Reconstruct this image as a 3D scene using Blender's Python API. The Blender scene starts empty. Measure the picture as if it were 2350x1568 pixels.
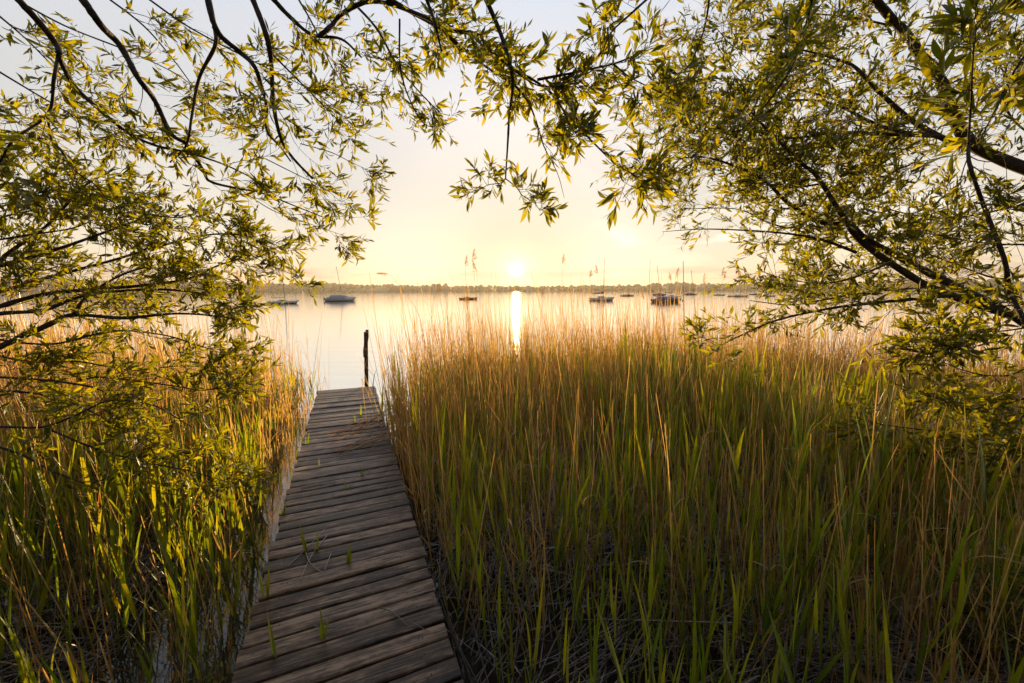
import bpy, math
import numpy as np

rng = np.random.default_rng(11)
C = bpy.context.scene.collection
rad = math.radians

# ------------------------------------------------------------------ camera frame (picture units: 2350 x 1568)
FP, PCX, PCY = 929.5, 1175.0, 784.0
EYE = np.array([0.0, 0.0, 1.7])
PITCH, ROLL = rad(7.05), rad(-0.2)
WATER_Z = -0.35
_F = np.array([0, math.cos(PITCH), -math.sin(PITCH)])
_R0 = np.array([1.0, 0, 0]); _U0 = np.cross(_R0, _F)
_R = _R0 * math.cos(ROLL) + _U0 * math.sin(ROLL)
_U = -_R0 * math.sin(ROLL) + _U0 * math.cos(ROLL)


def ray(px, py):
    return _F + (px - PCX) / FP * _R - (py - PCY) / FP * _U


def at(px, py, d):
    """world point at depth d along the view axis"""
    return EYE + ray(px, py) * d


def ground(px, py, z=0.0):
    r = ray(px, py)
    return EYE + r * ((z - EYE[2]) / r[2])


def project(P):
    q = P - EYE
    d = q @ _F
    return PCX + FP * (q @ _R) / d, PCY - FP * (q @ _U) / d, d


def norm(v):
    return v / np.maximum(np.linalg.norm(v, axis=-1, keepdims=True), 1e-9)


def smooth(x, a, b):
    t = np.clip((x - a) / (b - a), 0, 1)
    return t * t * (3 - 2 * t)


_noise_waves = [(rng.uniform(0, 6.28), rng.uniform(0, 6.28), rng.uniform(0.6, 1.6)) for _ in range(9)]


def wobble(x, y, s):
    """cheap smooth noise in -1..1"""
    v = 0
    for k, (a, ph, q) in enumerate(_noise_waves):
        v = v + math.sqrt(1 / 9) * np.sin((x * math.cos(a) + y * math.sin(a)) * s * q + ph)
    return np.clip(v * 0.9, -1, 1)


# ------------------------------------------------------------------ mesh collection
class Geo:
    def __init__(self):
        self.v, self.q, self.m, self.r, self.n = [], [], [], [], 0

    def add(self, V, Q, rnd=0.5, mat=0):
        V = np.asarray(V, float).reshape(-1, 3); Q = np.asarray(Q, int).reshape(-1, 4)
        self.v.append(V); self.q.append(Q + self.n)
        self.m.append(np.full(len(Q), mat)); self.r.append(np.broadcast_to(np.asarray(rnd, float), (len(V),)).copy())
        self.n += len(V)
        return self

    def box(self, c, s, X=(1, 0, 0), Y=(0, 1, 0), Z=(0, 0, 1), rnd=0.5, mat=0):
        X, Y, Z = (np.array(a, float) for a in (X, Y, Z)); c = np.array(c, float); s = np.array(s, float) / 2
        V = [c + X * s[0] * i + Y * s[1] * j + Z * s[2] * k for k in (-1, 1) for j in (-1, 1) for i in (-1, 1)]
        Q = [(0, 2, 3, 1), (4, 5, 7, 6), (0, 1, 5, 4), (2, 6, 7, 3), (0, 4, 6, 2), (1, 3, 7, 5)]
        return self.add(V, Q, rnd, mat)

    def arrays(self):
        return np.concatenate(self.v), np.concatenate(self.q), np.concatenate(self.r), np.concatenate(self.m)

    def mesh(self, name, mats, flat=False):
        V, Q, r, m = self.arrays()
        me = bpy.data.meshes.new(name)
        me.vertices.add(len(V)); me.vertices.foreach_set('co', V.astype(np.float32).ravel())
        me.loops.add(Q.size); me.loops.foreach_set('vertex_index', Q.astype(np.int32).ravel())
        me.polygons.add(len(Q)); me.polygons.foreach_set('loop_start', (np.arange(len(Q)) * 4).astype(np.int32))
        for mt in mats:
            me.materials.append(mt)
        me.polygons.foreach_set('material_index', m.astype(np.int32))
        me.polygons.foreach_set('use_smooth', np.full(len(Q), not flat))
        me.update(calc_edges=True)
        me.validate()
        a = me.attributes.new('rnd', 'FLOAT', 'POINT')
        if len(a.data) == len(r):
            a.data.foreach_set('value', r.astype(np.float32))
        return me

    def build(self, name, mats, parent=None, flat=False, loc=None, M=None):
        if not isinstance(mats, (list, tuple)):
            mats = [mats]
        o = bpy.data.objects.new(name, self.mesh(name, mats, flat)); C.objects.link(o)
        if parent is not None:
            o.parent = parent
        if loc is not None:
            o.location = loc
        return o


def tag(o, label=None, cat=None, group=None, kind=None):
    if label: o['label'] = label
    if cat: o['category'] = cat
    if group: o['group'] = group
    if kind: o['kind'] = kind
    return o


def empty(name, loc=(0, 0, 0), rz=0.0):
    o = bpy.data.objects.new(name, None); C.objects.link(o)
    o.location = loc; o.rotation_euler = (0, 0, rz); o.empty_display_size = 0.1
    return o


def tubes(P, Rr, k=3):
    """N curves of M points -> (V, Q)"""
    P = np.asarray(P, float)
    if P.ndim == 2: P = P[None]
    N, M, _ = P.shape
    Rr = np.broadcast_to(np.asarray(Rr, float), (N, M))
    T = norm(np.gradient(P, axis=1))
    mt = norm(T.mean(axis=1))
    ref = np.where((np.abs(mt[:, 2:3]) < 0.8), np.array([0, 0, 1.0]), np.array([0.9, 0.43, 0.0]))[:, None, :]
    S = norm(np.cross(T, np.broadcast_to(ref, T.shape))); B = np.cross(S, T)
    a = np.arange(k) * 2 * math.pi / k
    V = P[:, :, None, :] + Rr[:, :, None, None] * (S[:, :, None, :] * np.cos(a)[None, None, :, None] + B[:, :, None, :] * np.sin(a)[None, None, :, None])
    n = np.arange(N)[:, None, None] * M * k; i = np.arange(M - 1)[None, :, None] * k; j = np.arange(k)[None, None, :]; j2 = (j + 1) % k
    Q = np.stack(np.broadcast_arrays(n + i + j, n + i + j2, n + i + k + j2, n + i + k + j), -1)
    return V.reshape(-1, 3), Q.reshape(-1, 4)


def strips(P, Rr, k=3):
    """like tubes, but each curve is an open half shell, so light from behind shines through it"""
    V, Q = tubes(P, Rr, 2 * (k - 1))
    kk = 2 * (k - 1); V = V.reshape(-1, kk, 3)[:, :k]
    N = 1 if np.ndim(P) == 2 else len(P); M_ = np.asarray(P).shape[-2]
    n = np.arange(N)[:, None, None] * M_ * k; i = np.arange(M_ - 1)[None, :, None] * k; j = np.arange(k - 1)[None, None, :]
    return V.reshape(-1, 3), np.stack(np.broadcast_arrays(n + i + j, n + i + j + 1, n + i + k + j + 1, n + i + k + j), -1).reshape(-1, 4)


def blades(p, d, nrm, L, W, curve, prof, fold=0.25):
    """N leaf blades: base p, direction d, face normal nrm, length, width, droop -> (V, Q, verts per blade)"""
    d = norm(d); s = norm(np.cross(d, nrm)); n = np.cross(s, d)
    t = np.linspace(0, 1, len(prof))[None, :, None]; w = np.asarray(prof)[None, :, None]
    L = np.asarray(L, float)[:, None, None]; W = np.asarray(W, float)[:, None, None] / 2; c = np.asarray(curve, float)[:, None, None]
    ctr = p[:, None] + d[:, None] * L * (t - np.abs(c) * 0.35 * t ** 3) - n[:, None] * c * L * t ** 2
    lf = ctr + s[:, None] * W * w + n[:, None] * fold * W * w
    rt = ctr - s[:, None] * W * w + n[:, None] * fold * W * w
    V = np.stack([lf, ctr, rt], 2)
    N, K = V.shape[:2]
    b = np.arange(N)[:, None, None] * K * 3; i = np.arange(K - 1)[None, :, None] * 3; j = np.arange(2)[None, None, :]
    Q = np.stack(np.broadcast_arrays(b + i + j, b + i + j + 1, b + i + 3 + j + 1, b + i + 3 + j), -1)
    return V.reshape(-1, 3), Q.reshape(-1, 4), K * 3


def spline(pts, n):
    """Catmull-Rom through pts"""
    p = np.asarray(pts, float)
    p = np.vstack([2 * p[0] - p[1], p, 2 * p[-1] - p[-2]])
    seg = len(p) - 3
    u = np.linspace(0, seg - 1e-6, n); k = u.astype(int); t = (u - k)[:, None]
    a, b, c, d = p[k], p[k + 1], p[k + 2], p[k + 3]
    return 0.5 * (2 * b + (c - a) * t + (2 * a - 5 * b + 4 * c - d) * t ** 2 + (3 * b - a - 3 * c + d) * t ** 3)


# ------------------------------------------------------------------ materials
class NT:
    def __init__(self, tree):
        self.t = tree; self.t.nodes.clear()

    def n(self, kind, **kw):
        nd = self.t.nodes.new(kind)
        for k, v in kw.items():
            if k.startswith('i_'):
                key = k[2:]
                key = int(key) if key.isdigit() else key.replace('_', ' ')
                if hasattr(v, 'is_output') or isinstance(v, bpy.types.NodeSocket):
                    self.t.links.new(v, nd.inputs[key])
                else:
                    nd.inputs[key].default_value = v
            else:
                setattr(nd, k, v)
        return nd

    def math(self, op, a, b=0.0, c=None, clamp=False):
        nd = self.t.nodes.new('ShaderNodeMath'); nd.operation = op; nd.use_clamp = clamp
        for i, x in enumerate((a, b) if c is None else (a, b, c)):
            if isinstance(x, bpy.types.NodeSocket): self.t.links.new(x, nd.inputs[i])
            else: nd.inputs[i].default_value = x
        return nd.outputs[0]

    def ramp(self, fac, stops, interp='LINEAR'):
        nd = self.t.nodes.new('ShaderNodeValToRGB'); nd.color_ramp.interpolation = interp
        el = nd.color_ramp.elements
        while len(el) < len(stops): el.new(0.5)
        for e, (p, c) in zip(el, stops):
            e.position = p; e.color = (*c, 1) if len(c) == 3 else c
        self.t.links.new(fac, nd.inputs[0])
        return nd.outputs[0]

    def mix(self, f, a, b, mode='MIX'):
        nd = self.t.nodes.new('ShaderNodeMix'); nd.data_type = 'RGBA'; nd.blend_type = mode
        for s, x in ((nd.inputs[0], f), (nd.inputs[6], a), (nd.inputs[7], b)):
            if isinstance(x, bpy.types.NodeSocket): self.t.links.new(x, s)
            else: s.default_value = x if not isinstance(x, tuple) or len(x) == 4 else (*x, 1)
        return nd.outputs[2]

    def link(self, a, b):
        self.t.links.new(a, b)


def material(name):
    m = bpy.data.materials.new(name); m.use_nodes = True
    return m, NT(m.node_tree)


def plant_mat(name, stops, tstops, trans, gloss=0.04, rough=0.45):
    """thin plant tissue: reflects one colour, lets another through"""
    m, t = material(name)
    at_ = t.n('ShaderNodeAttribute', attribute_name='rnd').outputs['Fac']
    oi = t.n('ShaderNodeObjectInfo').outputs['Random']
    f = t.math('FRACT', t.math('ADD', at_, oi))
    tc = t.n('ShaderNodeTexCoord').outputs['Object']
    nz = t.n('ShaderNodeTexNoise', i_Vector=tc, i_Scale=60.0, i_Detail=2.0).outputs['Fac']
    f2 = t.math('ADD', t.math('MULTIPLY', f, 0.8), t.math('MULTIPLY', t.math('SUBTRACT', nz, 0.3), 0.35), clamp=True)
    d = t.n('ShaderNodeBsdfDiffuse', i_Color=t.ramp(f2, stops))
    tr = t.n('ShaderNodeBsdfTranslucent', i_Color=t.ramp(f2, tstops))
    g = t.n('ShaderNodeBsdfGlossy', i_Color=(1, 1, 1, 1), i_Roughness=rough)
    a = t.n('ShaderNodeMixShader', i_0=trans, i_1=d.outputs[0], i_2=tr.outputs[0])
    fr = t.n('ShaderNodeFresnel', i_IOR=1.4).outputs[0]
    b = t.n('ShaderNodeMixShader', i_0=t.math('MULTIPLY', fr, gloss * 10), i_1=a.outputs[0], i_2=g.outputs[0])
    t.link(b.outputs[0], t.n('ShaderNodeOutputMaterial').inputs[0])
    return m


def plain_mat(name, stops, scale=8.0, rough=0.7, spec=0.3, bump=0.0, stretch=(1, 1, 1), use_rnd=False):
    m, t = material(name)
    tc = t.n('ShaderNodeTexCoord').outputs['Object']
    mp = t.n('ShaderNodeMapping', i_Vector=tc, i_Scale=stretch).outputs[0]
    nz = t.n('ShaderNodeTexNoise', i_Vector=mp, i_Scale=scale, i_Detail=5.0, i_Roughness=0.6).outputs['Fac']
    f = nz
    if use_rnd:
        at_ = t.n('ShaderNodeAttribute', attribute_name='rnd').outputs['Fac']
        f = t.math('ADD', t.math('MULTIPLY', nz, 0.7), t.math('MULTIPLY', t.math('SUBTRACT', at_, 0.2), 0.5), clamp=True)
    p = t.n('ShaderNodeBsdfPrincipled', i_Roughness=rough)
    p.inputs['Specular IOR Level'].default_value = spec
    t.link(t.ramp(f, stops), p.inputs['Base Color'])
    if bump:
        t.link(t.n('ShaderNodeBump', i_Height=nz, i_Strength=bump, i_Distance=0.02).outputs[0], p.inputs['Normal'])
    t.link(p.outputs[0], t.n('ShaderNodeOutputMaterial').inputs[0])
    return m


M_leaf = plant_mat('willow_leaf', [(0.0, (0.018, 0.030, 0.006)), (0.5, (0.036, 0.056, 0.009)), (1.0, (0.070, 0.090, 0.014))],
                   [(0.0, (0.13, 0.15, 0.005)), (0.55, (0.37, 0.345, 0.005)), (1.0, (0.68, 0.52, 0.009))], 0.55, 0.010, 0.6)
M_green = plant_mat('green_reed', [(0.0, (0.035, 0.075, 0.010)), (0.6, (0.06, 0.11, 0.014)), (1.0, (0.12, 0.14, 0.025))],
                    [(0.0, (0.13, 0.24, 0.006)), (0.55, (0.40, 0.42, 0.008)), (1.0, (0.62, 0.47, 0.014))], 0.56, 0.015)
M_gstem = plant_mat('green_reed_stem', [(0.0, (0.05, 0.06, 0.012)), (1.0, (0.09, 0.09, 0.02))],
                    [(0.0, (0.12, 0.14, 0.01)), (1.0, (0.2, 0.18, 0.02))], 0.3, 0.03)
M_straw = plant_mat('dry_reed', [(0.0, (0.24, 0.145, 0.055)), (0.5, (0.40, 0.26, 0.11)), (1.0, (0.54, 0.39, 0.19))],
                    [(0.0, (0.50, 0.24, 0.04)), (0.6, (0.70, 0.43, 0.11)), (1.0, (0.82, 0.58, 0.20))], 0.58, 0.012)
M_litter = plant_mat('reed_litter', [(0.0, (0.035, 0.019, 0.009)), (0.5, (0.085, 0.050, 0.024)), (1.0, (0.20, 0.13, 0.066))],
                     [(0.0, (0.10, 0.06, 0.03)), (1.0, (0.25, 0.16, 0.08))], 0.2, 0.03)
M_plume = plant_mat('reed_plume', [(0.0, (0.30, 0.19, 0.09)), (1.0, (0.45, 0.30, 0.15))],
                    [(0.0, (0.5, 0.27, 0.08)), (1.0, (0.65, 0.40, 0.14))], 0.55, 0.0)
M_fluff = plant_mat('catkin_fluff', [(0.0, (0.45, 0.38, 0.25)), (1.0, (0.6, 0.52, 0.36))],
                    [(0.0, (0.6, 0.45, 0.2)), (1.0, (0.7, 0.55, 0.3))], 0.5, 0.0)
M_bark = plain_mat('willow_bark', [(0.25, (0.022, 0.015, 0.011)), (0.55, (0.055, 0.038, 0.028)), (0.8, (0.12, 0.085, 0.06))], 45.0, 0.8, 0.25, 0.5)
M_mud = plain_mat('mud', [(0.3, (0.014, 0.010, 0.006)), (0.7, (0.05, 0.035, 0.021))], 6.0, 0.85, 0.2, 0.6)


def wood_mat(name, lo, mid, hi, rough=0.55):
    m, t = material(name)
    tc = t.n('ShaderNodeTexCoord').outputs['Object']
    rnd = t.n('ShaderNodeAttribute', attribute_name='rnd').outputs['Fac']
    off = t.n('ShaderNodeCombineXYZ', i_X=t.math('MULTIPLY', rnd, 37.0), i_Y=t.math('MULTIPLY', rnd, 11.0), i_Z=0.0).outputs[0]
    v = t.n('ShaderNodeVectorMath', operation='ADD', i_0=tc, i_1=off).outputs[0]
    gv = t.n('ShaderNodeMapping', i_Vector=v, i_Scale=(2.2, 85.0, 85.0)).outputs[0]
    grain = t.n('ShaderNodeTexNoise', i_Vector=gv, i_Scale=1.0, i_Detail=5.0, i_Roughness=0.65).outputs['Fac']
    bv = t.n('ShaderNodeMapping', i_Vector=v, i_Scale=(5.0, 16.0, 16.0)).outputs[0]
    blot = t.n('ShaderNodeTexNoise', i_Vector=bv, i_Scale=1.0, i_Detail=6.0, i_Roughness=0.7).outputs['Fac']
    spk = t.n('ShaderNodeTexNoise', i_Vector=v, i_Scale=70.0, i_Detail=3.0).outputs['Fac']
    f = t.math('ADD', t.math('MULTIPLY', grain, 0.75), t.math('MULTIPLY', blot, 1.05))
    f = t.math('ADD', f, t.math('MULTIPLY', t.math('SUBTRACT', rnd, 0.5), 0.20))
    f = t.math('SUBTRACT', f, 0.45, clamp=True)
    col = t.ramp(f, [(0.28, lo), (0.46, mid), (0.64, hi)])
    lich = t.ramp(spk, [(0.70, (0, 0, 0)), (0.76, (1, 1, 1))])
    col = t.mix(t.math('MULTIPLY', lich, 0.45), col, (0.30, 0.27, 0.22))
    vo = t.n('ShaderNodeTexVoronoi', i_Vector=t.n('ShaderNodeMapping', i_Vector=v, i_Scale=(2.6, 8.0, 0.0)).outputs[0], i_Scale=1.0).outputs['Distance']
    knot = t.ramp(vo, [(0.05, (1, 1, 1)), (0.13, (0, 0, 0))])
    col = t.mix(t.math('MULTIPLY', knot, 0.7), col, (0.012, 0.008, 0.006))
    p = t.n('ShaderNodeBsdfPrincipled')
    t.link(col, p.inputs['Base Color'])
    t.link(t.math('ADD', t.math('MULTIPLY', blot, 0.35), rough - 0.17), p.inputs['Roughness'])
    p.inputs['Specular IOR Level'].default_value = 0.45
    h = t.math('ADD', t.math('MULTIPLY', grain, 1.0), t.math('MULTIPLY', blot, 0.4))
    t.link(t.n('ShaderNodeBump', i_Height=h, i_Strength=0.9, i_Distance=0.008).outputs[0], p.inputs['Normal'])
    t.link(p.outputs[0], t.n('ShaderNodeOutputMaterial').inputs[0])
    return m


M_wood = wood_mat('weathered_plank', (0.014, 0.008, 0.005), (0.092, 0.054, 0.034), (0.34, 0.225, 0.15), 0.44)
M_post = wood_mat('dark_post_wood', (0.035, 0.020, 0.012), (0.10, 0.060, 0.038), (0.20, 0.13, 0.085), 0.7)


def paint(name, col, rough=0.35, under=None):
    m, t = material(name)
    tc = t.n('ShaderNodeTexCoord').outputs['Object']
    nz = t.n('ShaderNodeTexNoise', i_Vector=tc, i_Scale=1.3, i_Detail=5.0).outputs['Fac']
    c = t.ramp(nz, [(0.3, tuple(x * 0.82 for x in col)), (0.7, col)])
    if under is not None:
        z = t.n('ShaderNodeSeparateXYZ', i_0=tc).outputs[2]
        c = t.mix(t.math('LESS_THAN', z, 0.10), c, under)
    p = t.n('ShaderNodeBsdfPrincipled', i_Roughness=rough)
    t.link(c, p.inputs['Base Color']); t.link(p.outputs[0], t.n('ShaderNodeOutputMaterial').inputs[0])
    return m


M_white = paint('white_gelcoat', (0.85, 0.85, 0.84), 0.3, (0.05, 0.035, 0.04))
M_red = paint('red_brown_hull', (0.30, 0.10, 0.06), 0.4, (0.06, 0.03, 0.03))
M_darkhull = paint('dark_hull', (0.10, 0.10, 0.13), 0.4)
M_deck = paint('boat_deck', (0.68, 0.67, 0.63), 0.5)
M_tarp_grey = paint('grey_blue_tarp', (0.46, 0.47, 0.54), 0.8)
M_tarp_blue = paint('blue_tarp', (0.10, 0.13, 0.36), 0.8)
M_tarp_dark = paint('dark_tarp', (0.20, 0.18, 0.20), 0.8)
M_alu = paint('mast_metal', (0.35, 0.34, 0.33), 0.4)
M_window = paint('dark_window', (0.02, 0.022, 0.03), 0.15)
M_buoy = paint('pale_buoy', (0.6, 0.55, 0.48), 0.5)
M_orange = paint('orange_flag', (0.75, 0.30, 0.03), 0.7)

# ------------------------------------------------------------------ sun, sky, air
SUN_EL, SUN_AZ = rad(2.95), rad(0.6)
SUN = np.array([math.sin(SUN_AZ) * math.cos(SUN_EL), math.cos(SUN_AZ) * math.cos(SUN_EL), math.sin(SUN_EL)])
from mathutils import Vector, Matrix
sl = bpy.data.lights.new('sun', 'SUN'); sl.energy = 5.0; sl.angle = rad(0.55); sl.color = (1.0, 0.68, 0.30)
so = bpy.data.objects.new('sun', sl); C.objects.link(so)
so.rotation_euler = Vector(SUN).to_track_quat('Z', 'Y').to_euler()

W = bpy.data.worlds.new('World'); bpy.context.scene.world = W; W.use_nodes = True
t = NT(W.node_tree)
dirv = t.n('ShaderNodeTexCoord').outputs['Generated']
sep = t.n('ShaderNodeSeparateXYZ', i_0=dirv)
z = sep.outputs[2]
sky = t.n('ShaderNodeTexSky', sky_type='NISHITA', sun_disc=False, sun_elevation=SUN_EL, sun_rotation=SUN_AZ, altitude=0.0, air_density=1.0, dust_density=1.6, ozone_density=1.0)
cosv = t.n('ShaderNodeVectorMath', operation='DOT_PRODUCT', i_0=dirv, i_1=tuple(SUN)).outputs['Value']
theta = t.math('ARCCOSINE', t.math('MINIMUM', cosv, 0.999999))
zc = t.math('MAXIMUM', z, 0.0)
hazecol = t.ramp(zc, [(0.0, (0.60, 0.50, 0.36)), (0.04, (0.62, 0.53, 0.40)), (0.18, (0.62, 0.57, 0.51)), (0.31, (0.56, 0.56, 0.57)), (0.42, (0.60, 0.615, 0.66)),
                      (0.54, (0.60, 0.65, 0.75)), (0.75, (0.45, 0.52, 0.66)), (1.0, (0.28, 0.40, 0.62))])
near_ = t.n('ShaderNodeMapRange', i_Value=theta, i_1=rad(12), i_2=rad(42), i_3=1.0, i_4=0.0, interpolation_type='SMOOTHSTEP').outputs[0]
low = t.n('ShaderNodeMapRange', i_Value=zc, i_1=0.14, i_2=0.42, i_3=1.0, i_4=0.0, interpolation_type='SMOOTHSTEP').outputs[0]
col = t.mix(t.math('MULTIPLY', near_, low), hazecol, t.ramp(zc, [(0.02, (0.0, 0.06, 0.05)), (0.07, (0.02, 0.07, 0.10)), (0.17, (0.11, 0.19, 0.24)), (0.3, (0.12, 0.20, 0.28))]))
# the side away from the sun is darker
back = t.n('ShaderNodeMapRange', i_Value=theta, i_1=rad(55), i_2=rad(120), i_3=1.0, i_4=0.26, interpolation_type='SMOOTHSTEP').outputs[0]
# thin cloud: wisps high up, a bank low over the far shore
cv = t.n('ShaderNodeMapping', i_Vector=dirv, i_Scale=(2.6, 2.6, 9.0), i_Rotation=(0.0, 0.25, 0.0)).outputs[0]
cn = t.n('ShaderNodeTexNoise', i_Vector=cv, i_Scale=2.1, i_Detail=8.0, i_Roughness=0.62, i_Distortion=0.6).outputs['Fac']
wisp = t.ramp(cn, [(0.50, (0, 0, 0)), (0.72, (1, 1, 1))])
wx = t.n('ShaderNodeMapRange', i_Value=sep.outputs[0], i_1=0.14, i_2=0.40).outputs[0]
wz = t.n('ShaderNodeMapRange', i_Value=zc, i_1=0.05, i_2=0.12).outputs[0]
wf = t.math('MULTIPLY', t.math('MULTIPLY', wisp, wx), t.math('MULTIPLY', wz, 0.95))
col = t.mix(wf, col, (0.82, 0.79, 0.74))
bv = t.n('ShaderNodeMapping', i_Vector=dirv, i_Scale=(3.0, 3.0, 34.0), i_Location=(0.3, 0.0, 0.0)).outputs[0]
bn = t.n('ShaderNodeTexNoise', i_Vector=bv, i_Scale=1.5, i_Detail=5.0, i_Roughness=0.5).outputs['Fac']
bank = t.ramp(bn, [(0.45, (0, 0, 0)), (0.60, (1, 1, 1))])
bz = t.ramp(zc, [(0.012, (0, 0, 0)), (0.026, (1, 1, 1)), (0.043, (1, 1, 1)), (0.056, (0, 0, 0))])
bf = t.math('MULTIPLY', t.math('MULTIPLY', bank, bz), 0.75)
col = t.mix(bf, col, (0.30, 0.24, 0.24))
lum = t.n('ShaderNodeRGBToBW', i_0=sky.outputs[0]).outputs[0]
pale = t.n('ShaderNodeVectorMath', operation='SCALE', i_0=(1.03, 0.96, 0.86), i_Scale=lum).outputs[0]
nish = t.mix(0.60, sky.outputs[0], pale)
dimf = t.n('ShaderNodeMapRange', i_Value=theta, i_1=rad(2.5), i_2=rad(20), i_3=0.26, i_4=1.0, interpolation_type='SMOOTHSTEP').outputs[0]
nish = t.n('ShaderNodeVectorMath', operation='SCALE', i_0=nish, i_Scale=dimf).outputs[0]
nish = t.mix(t.math('MULTIPLY', bf, 0.6), nish, (0, 0, 0))
lowb = t.n('ShaderNodeMapRange', i_Value=zc, i_1=0.10, i_2=0.45, i_3=0.26, i_4=0.0, interpolation_type='SMOOTHSTEP').outputs[0]
back = t.math('MINIMUM', t.math('ADD', back, lowb), 1.0)
col = t.mix(1.0, col, t.n('ShaderNodeCombineColor', i_0=back, i_1=back, i_2=back).outputs[0], 'MULTIPLY')


def glow(width, amp, c, power=1.0):
    e = t.math('MULTIPLY', t.math('EXPONENT', t.math('MULTIPLY', t.math('POWER', t.math('DIVIDE', theta, rad(width)), power), -1.0)), amp)
    return t.n('ShaderNodeVectorMath', operation='SCALE', i_0=c, i_Scale=e).outputs[0]


def addv(a, b):
    return t.n('ShaderNodeVectorMath', operation='ADD', i_0=a, i_1=b).outputs[0]


g = addv(glow(0.45, 12.0, (1.0, 0.95, 0.80), 2.0), glow(1.7, 0.8, (1.0, 0.90, 0.55), 1.3))
g = addv(g, glow(9.0, 0.26, (0.62, 1.0, 0.50), 2.0))
col = addv(col, g)
bg1 = t.n('ShaderNodeBackground', i_Color=nish, i_Strength=0.05)
bg2 = t.n('ShaderNodeBackground', i_Color=col, i_Strength=0.42)
t.link(t.n('ShaderNodeAddShader', i_0=bg1.outputs[0], i_1=bg2.outputs[0]).outputs[0], t.n('ShaderNodeOutputWorld').inputs[0])

# ------------------------------------------------------------------ water, mud, far shore
def sheet(xs, ys, fz):
    X, Y = np.meshgrid(xs, ys); Z = fz(X, Y)
    V = np.stack([X, Y, Z], -1).reshape(-1, 3)
    nx, ny = len(xs), len(ys)
    i = np.arange(ny - 1)[:, None] * nx + np.arange(nx - 1)[None]
    return V, np.stack([i, i + 1, i + nx + 1, i + nx], -1).reshape(-1, 4)


mw, t = material('lake_water')
tc = t.n('ShaderNodeTexCoord').outputs['Object']
n1 = t.n('ShaderNodeTexNoise', i_Vector=t.n('ShaderNodeMapping', i_Vector=tc, i_Scale=(0.35, 1.5, 1.0), i_Rotation=(0, 0, 0.1)).outputs[0], i_Scale=1.0, i_Detail=3.0).outputs['Fac']
n2 = t.n('ShaderNodeTexNoise', i_Vector=t.n('ShaderNodeMapping', i_Vector=tc, i_Scale=(1.6, 6.5, 1.0), i_Rotation=(0, 0, -0.12)).outputs[0], i_Scale=1.0, i_Detail=3.0).outputs['Fac']
h = t.math('ADD', n1, t.math('MULTIPLY', n2, 0.25))
bmp = t.n('ShaderNodeBump', i_Height=h, i_Strength=0.42, i_Distance=0.03).outputs[0]
gl = t.n('ShaderNodeBsdfGlossy', i_Color=(0.97, 0.97, 0.97, 1), i_Roughness=0.045, i_Normal=bmp)
df = t.n('ShaderNodeBsdfDiffuse', i_Color=(0.030, 0.030, 0.022, 1))
fr = t.n('ShaderNodeFresnel', i_IOR=1.33, i_Normal=bmp).outputs[0]
fac = t.math('POWER', t.math('MULTIPLY', fr, 4.2), 1.4, clamp=True)
t.link(t.n('ShaderNodeMixShader', i_0=fac, i_1=df.outputs[0], i_2=gl.outputs[0]).outputs[0], t.n('ShaderNodeOutputMaterial').inputs[0])
g = Geo(); g.add(*sheet(np.array([-4200, -400, -40, 40, 400, 4200.]), np.array([-60., 30, 300, 1500, 3800]), lambda x, y: 0 * x + WATER_Z))
tag(g.build('water', mw), kind='structure')

J0, J1 = np.array([-0.73, 1.58]), np.array([-2.985, 7.16])
JD = norm(J1 - J0); JP = np.array([JD[1], -JD[0]])          # along / to the right of the jetty
JHALF, JEND = 0.472, float(np.linalg.norm(J1 - J0))


def jet(x, y):
    q = np.stack([x - J0[0], y - J0[1]], -1)
    return q @ JP, q @ JD


def mud_z(x, y):
    u, s = jet(x, y)
    dry = np.where(u > 0, smooth(u, 0.35, 0.6) * (1 - smooth(y, 4.2, 6.5)), smooth(-u, 0.9, 1.8) * (1 - smooth(y, 3.6, 6.0)))
    near = 1 - smooth(y, 0.2, 1.6)
    return -0.47 + 0.15 * dry + 0.12 * near * (1 - 0.5 * dry) + 0.035 * wobble(x, y, 3.1) + 0.02 * wobble(y, x, 9.0) - 0.5 * smooth(y, 7, 14)


g = Geo(); g.add(*sheet(np.linspace(-26, 30, 200), np.linspace(-8, 18, 140), mud_z))
tag(g.build('ground', M_mud), kind='structure')

M_hill = plain_mat('far_land', [(0.3, (0.030, 0.040, 0.016)), (0.5, (0.05, 0.055, 0.022)), (0.7, (0.09, 0.085, 0.04))], 0.012, 0.9, 0.1)
M_forest = plain_mat('far_forest', [(0.3, (0.018, 0.026, 0.010)), (0.7, (0.05, 0.055, 0.02))], 0.05, 0.9, 0.1, 0.0, (1, 1, 1), True)


def sky_el(az):
    """skyline height in degrees over the compass angle"""
    a = np.degrees(az)
    e = np.interp(a, [-75, -50, -38, -28, -24, -20, -10, -2, 3, 10, 13, 17, 25, 40, 75], [1.5, 1.42, 1.30, 1.12, 1.20, 1.02, 0.88, 0.70, 0.70, 0.76, 0.84, 0.74, 0.86, 0.86, 0.80])
    return e + 0.035 * wobble(a, a * 0.3, 0.5) + 0.02 * wobble(a, -a, 2.1)


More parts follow.
